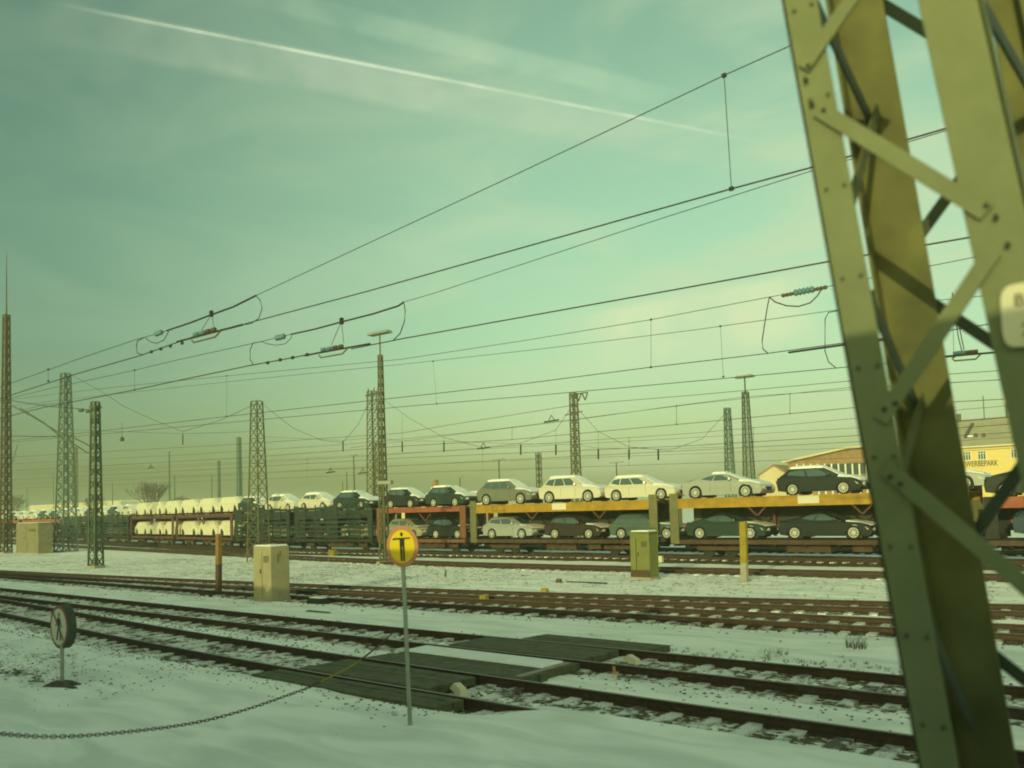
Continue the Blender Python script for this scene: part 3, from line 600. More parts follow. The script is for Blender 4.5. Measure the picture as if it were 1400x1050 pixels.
lump(903, 769, .3, .25, .35, 'label', 'track_box', 'small pale box at the edge of the train track right of the green cabinet', 'box')
g0 = G(775, 797); g1 = G(830, 799); t = MB().bar(g0+Vector((0, 0, .03)), g1+Vector((0, 0, .03)), .08, .08).build('steel_bar', M['dark']); tag(t, 'long dark bar lying on the snowy field left of the green cabinet', 'bar')
g = G(775, 798); o = MB().box((0, 0, .08), (.25, .2, .2), top=(.7, .7)).build('stone_block', M['stone']); o.location = (g.x-.4, g.y, g.z); tag(o, 'dark stone at the left end of the long dark bar', 'stone')
g = G(609, 790); o = MB().tube([(0, 0, 0), (.03, 0, .35)], .04, 6).build('peg', M['mast']); o.location = g; tag(o, 'short dark peg in the snowy field right of the yellow sign', 'peg')
# chain barrier
cp = [(-170, 975, 5.3), (0, 1003, 7.2), (110, 1006, 8.3), (250, 991, 9.8), (330, 972, 10.6), (400, 948, 11.4), (432, 935, 12.0), (492, 903, 14.0), (536, 866, 17.4)]
pts = []
for px, py, zz in cp:
    r = CF+CR*((px-700)/F)+CU*((PY0-py)/F); pts.append(Vector((0, 0, CZ))+r*zz)
pts[-1] = G(536, 866, -.01)
def catmull(P, n):
    out = []
    for i in range(len(P)-1):
        a, b_, c_, d = P[max(i-1, 0)], P[i], P[i+1], P[min(i+2, len(P)-1)]
        for k in range(n):
            t = k/n; out.append(.5*((2*b_)+(c_-a)*t+(2*a-5*b_+4*c_-d)*t*t+(3*b_-a-3*c_+d)*t**3))
    return out+[P[-1]]
path = catmull(pts, 60); chn = thing('barrier_chain', 'rusty link chain sagging across the foreground snow to the plank crossing', 'chain', (0, 0, 0))
lk = MB(); acc = 0; flip = 0; L_ = .062; last = path[0]
def link(mb, a, b_, flip):
    d = (b_-a).normalized(); s1_ = d.cross(Z).normalized(); s2_ = d.cross(s1_); s_ = s1_ if flip else s2_; hw = .016; ex = d*.012
    ring = [a-ex+s_*hw*.6, a+d*.01+s_*hw, b_-d*.01+s_*hw, b_+ex+s_*hw*.6, b_+ex-s_*hw*.6, b_-d*.01-s_*hw, a+d*.01-s_*hw, a-ex-s_*hw*.6, a-ex+s_*hw*.6]
    mb.tube(ring, .0048, 5)
links = []
for p_ in path[1:]:
    while (p_-last).length >= L_:
        nx_ = last+(p_-last).normalized()*L_; links.append((last, nx_)); last = nx_
for i, (a, b_) in enumerate(links): link(lk, a, b_, i % 2)
o = lk.build('links', M['rust'], chn); o['kind'] = 'stuff'
i0 = int(len(path)*.745); MB().tube([path[i] for i in range(60*6+6, 60*7+1, 6)], .017, 8).build('yellow_sleeve', M['yellowpost'], chn)
e = pts[0]; pb = thing('chain_post', 'slim rusty post holding the near end of the chain outside the left edge', 'post', (e.x, e.y, GZ)); MB().tube([(0, 0, 0), (0, 0, e.z-GZ+.05)], .022, 8).build('shaft', M['rust'], pb)

# ------------------------------------------------------------------ cars
def paint(name, c, rough=.28): return mat('paint_'+name, c, rough, .25, spec=.7, n=.03, ns=1)
P_ = dict(grey=paint('grey', (.20, .21, .17)), white=paint('white', (.72, .68, .55)), silver=paint('silver', (.40, .42, .40)), black=paint('black', (.022, .028, .026)), brown=paint('brown', (.05, .036, .026)),
          teal=paint('teal', (.10, .15, .135)), dkgreen=paint('dkgreen', (.03, .055, .045)), champagne=paint('champagne', (.36, .34, .24)), blue=paint('blue', (.03, .06, .09)))
wheel_cache = {}
def wheel_meshes(r):
    k = round(r, 3)
    if k in wheel_cache: return wheel_cache[k]
    n = 28; t = MB(); rings = []
    for rr, y in ((r*.62, -.10), (r*.92, -.105), (r, -.07), (r, .07), (r*.92, .105), (r*.62, .10)): rings.append([(rr*math.cos(2*math.pi*i/n), y, rr*math.sin(2*math.pi*i/n)) for i in range(n)])
    t.loft(rings); tm = t.mesh('tyre'); tm.materials.append(M['tyre'])
    for p in tm.polygons: p.use_smooth = len(p.vertices) == 4
    s = MB(); rg = []
    for rr, y in ((r*.70, -.107), (r*.70, -.118), (r*.61, -.118), (r*.59, -.085)): rg.append([(rr*math.cos(2*math.pi*i/n), y, rr*math.sin(2*math.pi*i/n)) for i in range(n)])
    s.loft(rg, False)
    vs = [v for r_ in rg for v in r_]; s.v = []; s.f = []
    for i in range(3):
        for q_ in range(n): s.f.append((i*n+q_, i*n+(q_+1) % n, (i+1)*n+(q_+1) % n, (i+1)*n+q_))
    s.v = vs
    for q_ in range(10):
        a = 2*math.pi*q_/10+.1; s.bar((0, -.112, 0), (r*.63*math.cos(a), -.112, r*.63*math.sin(a)), r*.11, .014, up=(0, 1, 0))
    s.prism([(r*.16*math.cos(k_*.628), r*.16*math.sin(k_*.628)) for k_ in range(10)], -.122, -.105)
    sm = s.mesh('rim'); sm.materials.append(M['rim']); wheel_cache[k] = (tm, sm); return wheel_cache[k]
STY = dict(  # L, H, belt, wheel r, [xa rear belt, xb roof rear, xc roof front, xd screen base] as fractions, hood z, nose z, tail z, ground clearance
    suv=(4.63, 1.64, 1.02, .37, (-.47, -.36, .03, .215), .99, .78, 1.02, .26),
    hatch=(4.25, 1.43, .90, .325, (-.475, -.36, .03, .235), .87, .66, .93, .20),
    wagon=(4.70, 1.45, .90, .33, (-.47, -.38, .0, .20), .86, .66, .95, .20),
    coupe=(4.62, 1.38, .90, .34, (-.44, -.14, .02, .23), .86, .66, .93, .18),
    small=(3.80, 1.44, .90, .31, (-.475, -.38, .04, .26), .87, .68, .92, .19),
    van=(4.78, 1.58, 1.05, .32, (-.495, -.46, .20, .40), 1.0, .85, 1.05, .2))
def make_car(style, color, loc, rz, label, snow=1., group='cars on the transport train', wrapped=False, parts=True, name='parked_car'):
    L, H, belt, r, (fa, fb, fc, fd), hz, nz_, tz, gc = STY[style]
    t = thing(name, label, 'car', loc, rz, group); pm = M['cover'] if wrapped else P_[color]
    Wd = 1.84; w2 = Wd/2; xr, xf = -L/2+.86, L/2-.90; ar = r+.045
    xa, xb, xc, xd = (f*L for f in (fa, fb, fc, fd))
    def arch(cx, n=9): return [(cx+ar*math.cos(a), r+ar*math.sin(a)) for a in np.linspace(math.pi+.0, 0, n)]
    def prof(k):      # k: 0 inner (full) .. 1 outer
        e = .045*k; dz = .05*k
        top = [(-L/2+.02+e, .62), (-L/2+.03+e, tz-.18), (-L/2+.08+e, tz-dz), (xa+.05, belt+.005-dz*.8), ((xa+xd)/2, belt-.012-dz*.8), (xd, hz+.02-dz), (xd+(L/2-xd)*.5, (hz+nz_)/2+.075-dz*1.1), (L/2-.20, nz_+.06-dz*1.2), (L/2-.05-e, nz_-.06-dz*.6), (L/2-e, nz_-.22), (L/2-.01-e, .36), (L/2-.10-e, gc+.02)]
        bot = [(xf+ar+.02, gc)]+[(cx, max(cz, gc)) for cx, cz in reversed(arch(xf))]+[(xf-ar-.02, gc)]+[(xr+ar+.02, gc)]+[(cx, max(cz, gc)) for cx, cz in reversed(arch(xr))]+[(xr-ar-.02, gc+.01), (-L/2+.08+e, gc+.06)]
        return top+bot
    rings = [[(x, y, z) for x, z in prof(k)] for k, y in ((1, -w2), (.25, -w2+.045), (0, -w2+.20), (0, w2-.20), (.25, w2-.045), (1, w2))]
    body = MB().loft(rings)
    bo = body.build('body', pm, t, bevel=0)
    # inner dark wheel wells
    MB().box((xr, 0, r+.06), (2*ar-.03, Wd-.12, 2*r-.02)).box((xf, 0, r+.06), (2*ar-.03, Wd-.12, 2*r-.02)).build('wheel_well', M['trim'], t)
    # greenhouse
    yb_, yt = w2-.09, w2-.30
    def ring(z, xa_, xd_, y): return [(xa_, -y+.06, z), (xa_+.10, -y, z), (xd_-.25, -y, z), (xd_, -y+.25, z), (xd_, y-.25, z), (xd_-.25, y, z), (xa_+.10, y, z), (xa_, y-.06, z)]
    rr = [ring(belt-.06, xa, xd, yb_), ring(belt+.02, xa+.01, xd-.03, yb_-.01), ring(H-.10, xb-.03, xc+.05, yt+.02), ring(H-.03, xb+.08, xc-.10, yt-.07), ring(H, xb+.28, xc-.35, yt-.28)]
    MB().loft(rr).build('cabin', pm, t, smooth=False, bevel=.02)
    zb, zt = belt+.045, H-.14
    def side_pt(f, z):      # point on side plane; f in 0..1 along from rear edge to front edge
        k = (z-belt)/(H-.10-belt); a_ = xa+.13+(xb+.06-xa-.13)*k; d_ = xd-.30+(xc-.19-xd+.30)*k; y = (yb_-.01)+(yt+.02-(yb_-.01))*k
        return a_+(d_-a_)*f, y
    cuts = {'suv': (.04, .30, .33, .63, .66, .985), 'wagon': (.03, .27, .30, .62, .65, .985), 'van': (.03, .28, .31, .63, .66, .985), 'hatch': (.07, .50, .54, .985), 'coupe': (.12, .50, .54, .985), 'small': (.07, .49, .53, .985)}[style]
    if not wrapped:
        for sgn in (-1, 1):
            for i in range(0, len(cuts), 2):
                ps = []
                f0, f1 = cuts[i], cuts[i+1]; zz0 = zb+(.10 if i == 0 and style != 'van' else 0)
                for f, z in ((f0, zz0), (f0, zt-(.06 if i == 0 else 0)), (f1, zt), (f1, zb)):
                    x, y = side_pt(f, z); ps.append((x, sgn*(y+.008), z))
                ps2 = [(x, y+sgn*.006, z) for x, y, z in ps]
                MB().add(ps+ps2, [(0, 1, 2, 3), (7, 6, 5, 4), (0, 4, 5, 1), (1, 5, 6, 2), (2, 6, 7, 3), (3, 7, 4, 0)]).build('side_window', M['glass'], t)
        def screen(x0, z0, x1, z1, y0, y1, off, nm, m, th=.01):
            n_ = Vector((z1-z0, 0, -(x1-x0))).normalized()
            if n_.z < 0: n_ = -n_
            ps = [Vector((x0, -y0, z0)), Vector((x0, y0, z0)), Vector((x1, y1, z1)), Vector((x1, -y1, z1))]; a_ = [p+n_*off for p in ps]; b_ = [p+n_*(off+th) for p in ps]
            return MB().add(a_+b_, [(0, 1, 2, 3), (7, 6, 5, 4), (0, 4, 5, 1), (1, 5, 6, 2), (2, 6, 7, 3), (3, 7, 4, 0)]).build(nm, m, t)
        screen(xd-.04, belt+.05, xc+.06, H-.12, yb_-.26, yt-.22, .006, 'windscreen', M['glass'])
        if snow > .5: screen(xd-.05, belt+.05, xc+.03, H-.09, yb_-.24, yt-.20, .018, 'screen_snow', M['snow'], .035)
        screen(xa+.02, belt+.05, xb-.02, H-.13, yb_-.12, yt-.10, .004, 'rear_window', M['glass'])
        for sgn in (-1, 1):
            x, y = side_pt(.97, belt+.06); mb = MB(); mb.box((x-.03, sgn*(y+.14), belt+.12), (.13, .20, .15), top=(.8, .9)); mb.build('door_mirror', pm, t, bevel=.02)
            mb = MB(); hx = L/2-.16; mb.add([(hx-.22, sgn*(w2-.012), nz_-.03), (hx+.03, sgn*(w2-.10), nz_-.045), (L/2-.012, sgn*(w2-.42), nz_-.10), (L/2+.004, sgn*(w2-.42), nz_-.22), (L/2-.02, sgn*(w2-.06), nz_-.21), (hx-.10, sgn*(w2+.006), nz_-.16)], [(0, 1, 2, 3, 4, 5)])
            q_ = Vector((.012, sgn*.012, .004)); base_v = list(mb.v); mb.v += [tuple(Vector(v)+q_) for v in base_v]; mb.f += [(11, 10, 9, 8, 7, 6)]+[(i, (i+1) % 6, 6+(i+1) % 6, 6+i) for i in range(6)]
            mb.build('headlight', M['lamp'], t)
            MB().box((-L/2+.04, sgn*(w2-.2), tz-.22), (.06, .36, .16)).build('tail_light', M['taillamp'], t)
        MB().prism([(-.30, .36), (.30, .36), (.36, nz_-.12), (-.36, nz_-.12)], L/2-.03, L/2+.006, 'x').build('grille', M['trim'], t)
        mb = MB()
        for cx in ((xr+ar+xd*.1)/2+.15, xd-.22):
            for sgn in (-1, 1): mb.box((cx-.25, sgn*(w2+.0005), (belt+gc)/2+.02), (.012, .004, belt-gc-.28))
        mb.build('door_seams', M['trim'], t)
    for cx in (xr, xf):
        for sgn in (-1, 1):
            wl_ = bpy.data.objects.new('wheel', wheel_meshes(r)[0]); sc.collection.objects.link(wl_); wl_.parent = t; wl_.location = (cx, sgn*(w2-.095), r); wl_.rotation_euler = (0, 0, 0 if sgn < 0 else math.pi)
            wl_.name = 'wheel'
            if not wrapped:
                rm_ = bpy.data.objects.new('rim', wheel_meshes(r)[1]); sc.collection.objects.link(rm_); rm_.parent = wl_
    if wrapped:      # dark slits in the film over the wheels
        for cx in (xr, xf): MB().add([(cx-.30, -w2-.004, .2), (cx+.10, -w2-.004, .2), (cx+.05, -w2-.004, .8), (cx-.22, -w2-.004, .75), (cx-.30, -w2-.02, .2), (cx+.10, -w2-.02, .2), (cx+.05, -w2-.02, .8), (cx-.22, -w2-.02, .75)], [(0, 1, 2, 3), (7, 6, 5, 4), (0, 4, 5, 1), (1, 5, 6, 2), (2, 6, 7, 3), (3, 7, 4, 0)]).build('wheel_slit', M['trim'], t)
    if snow > 0:
        s_ = MB(); T_ = .085*snow
        rr = [ring(H-.10, xb+.0, xc+.02, yt+.0), ring(H-.01+T_*.4, xb+.05, xc-.04, yt-.03), ring(H+T_, xb+.25, xc-.32, yt-.22)]
        s_.loft(rr); snow > .5 and s_.build('roof_snow', M['snow'], t, bevel=.015)
        y_ = w2-.035; x0_, x1_ = xd-.05, L/2-.16; pr = [(x0_, hz-.0), (x0_+.03, hz+.05+T_), ((x0_+x1_)/2, (hz+nz_)/2+.085+T_), (x1_, nz_+.04+T_*.6), (x1_+.03, nz_-.0)]
        MB().loft([[(x, y, z-(.10 if abs(y) > y_-.01 else 0)) for x, z in pr] for y in (-y_, -y_+.14, y_-.14, y_)]).build('bonnet_snow', M['snow'], t)
    return t

# ------------------------------------------------------------------ train
UP, LO = 3.13, .95
def tpos(x): return float(T6(x))
def trz(x): return math.atan((float(T6(x+1))-float(T6(x-1)))/2)
def bogie_wheel(t, x, r=.36, gauge=.75, m='dark'):
    n = 22
    for sgn in (-1, 1):
        mb = MB(); rings = [[(x+rr*math.cos(2*math.pi*i/n), y, r+rr*math.sin(2*math.pi*i/n)) for i in range(n)] for rr, y in ((r*.2, sgn*(gauge+.09)), (r*.86, sgn*(gauge+.07)), (r, sgn*(gauge+.06)), (r, sgn*(gauge-.05)), (r*.2, sgn*(gauge-.05)))]
        mb.loft(rings).build('rail_wheel', M[m], t)
def wagon(x0, x1, label, beam='yellow', side='open', up=UP, lo=LO, posts=(), ends=True, midred=True, endm='olive', lowbeam='brown', name='car_transport_wagon', beamh=.48, group='wagons of the car train'):
    x0 += .2; x1 += .2
    xm = (x0+x1)/2; L = x1-x0; t = thing(name, label, 'railway wagon', (xm, tpos(xm), 0), math.atan((tpos(x1)-tpos(x0))/L), group); hL = L/2; y0 = -1.42
    MB().box((0, 0, lo-.05), (L-.3, 2.7, .08)).build('lower_deck', M['brown'], t)
    mb = MB(); [mb.box((0, s*1.38, lo-.12), (L-.3, .08, .22)) for s in (-1, 1)]; mb.build('lower_beam', M[lowbeam], t)
    mb = MB(); [mb.box((0, s*.55, lo-.32), (L-1., .16, .34)) for s in (-1, 1)]
    for k in np.linspace(-hL+1.0, hL-1.0, 9): mb.box((k, 0, lo-.24), (.12, 2.5, .18))
    mb.build('underframe', M['dark'], t)
    if 1: MB().box((0, 1.30, (lo+up)/2+.05), (L-1.2, .05, up-lo-.55)).build('far_side_panel', M['farpanel'], t)
    MB().box((0, 0, up-.06), (L-.2, 2.66, .06)).build('upper_deck', M['red' if beam != 'dgreen' else 'dark'], t)
    mb = MB(); [mb.box((0, s*1.37, up-beamh/2+.03), (L-.2, .10, beamh)) for s in (-1, 1)]
    b_ = mb.build('upper_beam', M[beam], t)
    if beam == 'yellow':
        mb = MB()
        for k in np.arange(-hL+.8, hL-.6, 1.55): mb.box((k, -1.425, up-beamh/2+.03), (.05, .015, beamh*.9))
        mb.box((0, -1.424, up+.01-beamh), (L-.3, .02, .05)); mb.box((0, -1.424, up), (L-.3, .025, .05)); mb.build('beam_ribs', M['yellow'], b_)
        MB().box((-hL+L*.52, -1.437, up-.2), (1.05, .012, beamh*.8)).build('data_plate', M['label'], b_)
        fr = MB(); fx = hL-L*.24 if L > 14.5 else -hL+2.5
        for a in (-.5, .5): fr.box((fx+a, -1.44, up-.2), (.04, .016, .36))
        for a in (-.16, .16): fr.box((fx, -1.44, up-.2+a), (1.0, .016, .04))
        fr.build('plate_frame', M['label' if L > 14.5 else 'orange'], b_)
    pm = {'olive': 'olive'}.get(endm, endm)
    for ex in (-hL+.32, hL-.32) if ends else ():
        for s in (-1, 1): MB().box((ex, s*1.40, (up+lo)/2+.05), (.52, .10, up-lo+.55 if endm == 'olive' else up-lo)).build('end_post', M[pm], t, bevel=.02)
        MB().box((ex, 0, lo-.1), (.3, 2.6, .5)).build('end_beam', M['dark'], t)
    if midred:
        mb = MB()
        for k in posts:
            for s in (-1, 1): mb.bar((k-.55, s*1.3, up-.42), (k, s*1.3, up-.95), .08, .10, up=(0, 1, 0)); mb.bar((k+.55, s*1.3, up-.42), (k, s*1.3, up-.95), .08, .10, up=(0, 1, 0))
            mb.box((k, .9, (up+lo)/2), (.14, .1, up-lo-.2))
        if mb.v: mb.build('deck_supports', M['redwagon'], t)
    for wx in (-hL+2.0, -hL+3.3, hL-3.3, hL-2.0) if L > 10 else (-hL+1.6, hL-1.6): bogie_wheel(t, wx, .36)
    mb = MB()
    for wx in (-hL+2.65, hL-2.65) if L > 10 else (-hL+1.6, hL-1.6): [mb.box((wx, s*1.0, .48), (2.4 if L > 10 else .9, .14, .22)) for s in (-1, 1)]
    mb.box((0, -.7, .5), (2.2, .5, .35)); mb.box((hL*.35, -.8, .52), (.9, .4, .3)); mb.build('bogie_frame', M['brown'], t)
    for ex in (-hL+.0, hL-.0): MB().box((ex, -.85, .95), (.3, .35, .3)).box((ex, .85, .95), (.3, .35, .3)).build('buffer', M['dark'], t)
    if side == 'rails':
        mb = MB()
        for k in np.arange(-hL+.4, hL, 1.45): mb.box((k, -1.42, up+.15), (.06, .05, .45))
        mb.build('guard_stubs', M['dark'], t)
    if side == 'screen':
        for q_, (a0, a1) in enumerate(zip(np.linspace(-hL+.1, hL-.1, 8)[:-1], np.linspace(-hL+.1, hL-.1, 8)[1:])):
            mb = MB()
            for z_ in np.arange(lo+.2, up+.35, .36): mb.box(((a0+a1)/2, -1.46, z_), (a1-a0-.06, .02, (.27, .12, .2, .3, .15, .24, .1)[q_]))
            mb.box((a0+.03, -1.46, (lo+up)/2+.1), (.09, .05, up-lo+.75)); mb.build('side_screen', M['dgreen'], t)
    return t
def px2x(px, yy=41.1): return W(px, 690, yy).x
wagon(-22.95, -8.1, 'yellow beamed double deck wagon right of the paired olive end posts', 'yellow', posts=(-2.4, 2.8))
wagon(-37.7, -23.6, 'yellow beamed double deck wagon behind the green cabinet, carrying white cars on top', 'yellow', posts=(-1.9, 3.1))
wagon(-46.9, -38.0, 'short red beamed double deck wagon behind the round yellow sign', 'red', posts=(0.5,), endm='redpost', lowbeam='redpost', beamh=.36)
wagon(-7.7, 7.0, 'dark wagon with a red upper beam right of the big pylon', 'red', posts=(0,), endm='dark', up=2.78)
wagon(-56.9, -47.2, 'dark green double deck wagon with slatted side screens, nearer of the two', 'dgreen', side='screen', endm='dgreen', midred=False, lowbeam='dark')
wagon(-67.0, -57.3, 'dark green double deck wagon with slatted side screens, behind the beige cabinet', 'dgreen', side='screen', endm='dgreen', midred=False, lowbeam='dark')
wagon(-81.8, -67.4, 'rusty red wagon of film wrapped cars just left of the cabinet mast', 'redwagon', posts=(0,), endm='redwagon', lowbeam='redwagon', side='rails', beamh=.34)
wagon(-96.8, -82.2, 'rusty red wagon of film wrapped cars below the bare bush', 'redwagon', posts=(0,), endm='redwagon', lowbeam='redwagon', side='rails', beamh=.34)
wagon(-111.5, -97.2, 'distant dark screened wagon right of the bluish mast', 'dgreen', side='screen', endm='dgreen', midred=False, lowbeam='dark')
wagon(-126.5, -112, 'distant dark screened wagon behind the bluish mast', 'dgreen', side='screen', endm='dgreen', midred=False, lowbeam='dark')
wagon(-147, -127, 'farthest dark wagon behind the wide weathered cabinet', 'red', posts=(0,), endm='dark')
wagon(-170, -147.4, 'last visible dark wagon at the left edge of the picture', 'red', posts=(0,), endm='dark')
def car_on(x_rear, z, style, color, label, snow=1., yo=0., rz=0., **k):
    L = STY[style][0]; xm = x_rear+L/2+.2
    return make_car(style, color, (xm, tpos(xm)-.12+yo, z), trz(xm)+rz, label, snow, **k)
UZ, LZ = UP+.0, LO+.0
# top deck, from the right
car_on(-17.0, UZ, 'hatch', 'black', 'black hatchback with a snowy bonnet on the top deck beside the pylon')
car_on(-22.35, UZ, 'coupe', 'silver', 'silver coupe on the top deck under the two tapering masts')
car_on(-27.4, UZ, 'wagon', 'white', 'white estate on the top deck, its front wheel behind the olive end posts')
car_on(-32.25, UZ, 'suv', 'white', 'white crossover on the top deck, between the silver grey crossover and the white estate')
car_on(-37.4, UZ, 'suv', 'grey', 'silver grey crossover with snowy roof at the left end of the yellow top deck')
car_on(-12.2, UZ, 'wagon', 'silver', 'silver estate on the top deck, hidden mostly by the pylon legs')
car_on(-42.25, UZ, 'small', 'dkgreen', 'small dark car on the red top deck, tucked against the olive post')
car_on(-46.6, UZ, 'small', 'black', 'small black car with a thick white roof and bonnet on the red top deck')
car_on(-52.4, UZ, 'hatch', 'dkgreen', 'dark hatchback on top of the screened wagon, just behind the lamp mast')
car_on(-7.7, UZ-.35, 'coupe', 'black', 'dark coupe with snow on its window line on the top deck right of the pylon')
car_on(-1.8, UZ-.35, 'suv', 'black', 'black crossover on the top deck beyond the right edge')
# bottom deck
car_on(-17.0, LZ, 'coupe', 'black', 'black coupe with bright wheels on the bottom deck beside the pylon', .35)
car_on(-22.2, LZ, 'coupe', 'dkgreen', 'very dark green coupe on the bottom deck behind the yellow marker post', .35)
car_on(-27.15, LZ, 'wagon', 'teal', 'grey teal estate on the bottom deck behind the green cabinet', .35)
car_on(-31.9, LZ, 'hatch', 'brown', 'dark brown hatchback with silver wheels on the bottom deck left of the green cabinet', .35)
car_on(-37.0, LZ, 'hatch', 'silver', 'silver hatchback on the bottom deck right of the left olive post', .35)
car_on(-42.1, LZ, 'small', 'black', 'dark small car on the bottom deck, half hidden by the left olive post', .2)
car_on(-46.4, LZ, 'small', 'champagne', 'champagne coloured car with a headlight whitened for sun glare on the red bottom deck', .2)
car_on(-12.0, LZ, 'hatch', 'silver', 'silver hatchback on the bottom deck seen through the pylon', .3)
car_on(-6.7, LZ, 'suv', 'blue', 'dark blue crossover on the bottom deck right of the pylon', .2)
car_on(-1.5, LZ, 'hatch', 'black', 'black hatchback on the bottom deck beyond the right edge', .2)
# screened wagons
for i, (x, st, c, lab) in enumerate(((-57.0, 'hatch', 'white', 'white car on top of the nearer screened wagon, left of the dark hatchback'), (-62.2, 'wagon', 'white', 'white estate on top at the gap between the two screened wagons'), (-67.4, 'hatch', 'dkgreen', 'dark hatchback on top of the screened wagon just right of the beige cabinet'))):
    car_on(x, UZ-.0, st, c, lab, 1.3)
for i, (x, c, lab) in enumerate(((-51.5, 'champagne', 'pale car glimpsed through the screens nearest the lamp mast'), (-56.6, 'brown', 'brown car glimpsed through the screens left of centre'), (-62.0, 'champagne', 'pale car glimpsed through the screens right of the cabinet mast'), (-66.9, 'black', 'dark car glimpsed through the screens behind the cabinet mast'))):
    car_on(x, LZ, 'hatch', c, lab, 0)
for k, x in enumerate(np.arange(-96.4, -68, 4.92)):
    if x+4.5 > -67.2: continue
    for z, nm in ((UZ, 'top'), (LZ, 'bottom')):
        car_on(float(x), z, 'van', 'white', ('film wrapped white car, %s red deck, %s, %s' % (nm, ('leftmost', 'second from left', 'third from left', 'third from right', 'second from right', 'rightmost')[k], ('under the bare bush', 'beside the bare bush', 'below the T lamp', 'right of the T lamp', 'below the thin pole', 'next to the cabinet mast')[k])), 0, wrapped=True, group='film wrapped cars on the red wagons')
cols = ['white', 'dkgreen', 'white', 'black', 'white', 'white', 'black', 'dkgreen', 'white', 'white', 'black', 'white']
ordn = ['first', 'second', 'third', 'fourth', 'fifth', 'sixth', 'seventh', 'eighth', 'ninth', 'tenth', 'eleventh', 'twelfth']
for k in range(12):
    x = -102-5.4*k; car_on(x, UZ, 'wagon' if k % 3 else 'hatch', cols[k], '%s snow capped car on the far left top decks, %s from the wrapped cars' % ({'white': 'white', 'dkgreen': 'dark green', 'black': 'black'}[cols[k]], ordn[k]), 1.2, group='far cars at the left')
for k in range(12):
    x = -102-5.4*k; c = ['black', 'champagne', 'brown', 'black'][k % 4]; car_on(x, LZ, 'hatch', c, '%s car on the far left bottom decks, %s from the wrapped cars' % ({'champagne': 'pale'}.get(c, c), ordn[k]), 0, group='far cars at the left')

# ------------------------------------------------------------------ buildings
YB = 180
def bld_pt(px, py, y=YB): return W(px, py, y)
xl, xr2 = bld_pt(1222, 612).x, bld_pt(1222, 612).x+90
ze = bld_pt(1350, 609).z; zr = bld_pt(1350, 573, YB+9).z
bt = thing('office_building', 'long yellow rendered building with grey hipped roof and dark lettering', 'building', ((xl+xr2)/2, YB+9, -.2)); bl = (xr2-xl)
H_ = ze+.2; HR = zr+.2
MB().box((0, 0, H_/2), (bl, 18, H_)).build('wall', M['wall'], bt)
rf = MB(); a, b_ = bl/2+.8, 9.8; rf.add([(-a, -b_, H_-.1), (a, -b_, H_-.1), (a, b_, H_-.1), (-a, b_, H_-.1), (-a+9, 0, HR), (a-9, 0, HR)], [(0, 1, 5, 4), (1, 2, 5), (2, 3, 4, 5), (3, 0, 4), (3, 2, 1, 0)])
rfo = rf.build('roof', M['roof'], bt)
MB().box((0, -9.82, H_-.12), (bl+1.7, .16, .26)).build('gutter', M['label'], rfo)
MB().tube([(-a+9, 0, HR+.05), (a-9, 0, HR+.05)], .16, 6).build('ridge', M['roofedge'], rfo)
def roofpt(px, py):      # a point on the front roof plane
    y = YB
    for _ in range(20):
        q = W(px, py, y); z = q.z+.2; f = (z-(H_-.1))/(HR-H_+.1); y = YB-.8+f*9.8
    return q-Vector(bt.location)
p0, p1 = roofpt(1330, 580), roofpt(1320, 599); MB().bar(p0+Vector((0, -.1, .15)), p1+Vector((0, -.1, .15)), .55, .3, up=(0, -.6, 1)).build('snow_guard', M['roofedge'], rfo)
for px in (1334, 1345): q = roofpt(px, 597); MB().box((q.x, q.y, q.z+.25), (.7, .6, .8), top=(.7, .7)).build('roof_vent', M['roofedge'], rfo)
q = roofpt(1327, 597); MB().box((q.x, q.y, q.z+.1), (.9, .6, .3)).build('skylight', M['snow'], rfo)
def fpt(px, py): return W(px, py, YB)-Vector(bt.location)
def win(cx, cz, w_=1.35, h_=1.75):
    y = -9.0; fr = MB(); fr.box((cx, y-.05, cz+h_/2-.06), (w_, .12, .12)).box((cx, y-.05, cz-h_/2+.06), (w_+.1, .16, .12))
    for k in (-.5, -.18, .18, .5): fr.box((cx+k*w_*.96, y-.05, cz), (.11, .12, h_-.2))
    fr.box((cx, y-.045, cz+h_*.18), (w_*.95, .10, .08)); o = fr.build('window', M['winframe'], bt); MB().box((cx, y-.01, cz), (w_-.1, .04, h_-.1)).build('pane', M['pane'], o)
    MB().box((cx, y-.1, cz-h_/2-.05), (w_+.3, .25, .1)).build('sill', M['label'], o)
c0 = fpt(1342.5, 622); c1 = fpt(1388, 620.5); dxw = c1.x-c0.x; cz = (c0.z+c1.z)/2
k = -6
while c0.x+k*dxw/1. < bl/2-2:
    x = c0.x+k*dxw/1.
    if x > -bl/2+2: win(x, cz); win(x, cz-3.9)
    k += 1
x = fpt(1322, 623).x; win(x, cz)
tx = fpt(1345, 633.5); wd = fpt(1362.5, 633).x-fpt(1322.5, 634).x
o = glyphs('GEWERBEPARK', 1.0, M['black'], (0, 0, 0), (math.pi/2, 0, 0), bt, 'lettering', .04)
full = o.dimensions.x if o.dimensions.x > .1 else 7.; bpy.context.view_layer.update(); full = max(v.co.x for v in o.data.vertices)-min(v.co.x for v in o.data.vertices)
ws = [v.co.x for v in o.data.vertices]; sc_ = wd*(11/8.15)/full; o.scale = (sc_, sc_*1.55, 1); o.location = (fpt(1364.5, 633).x-max(ws)*sc_, -9.06, fpt(1342, 634).z)
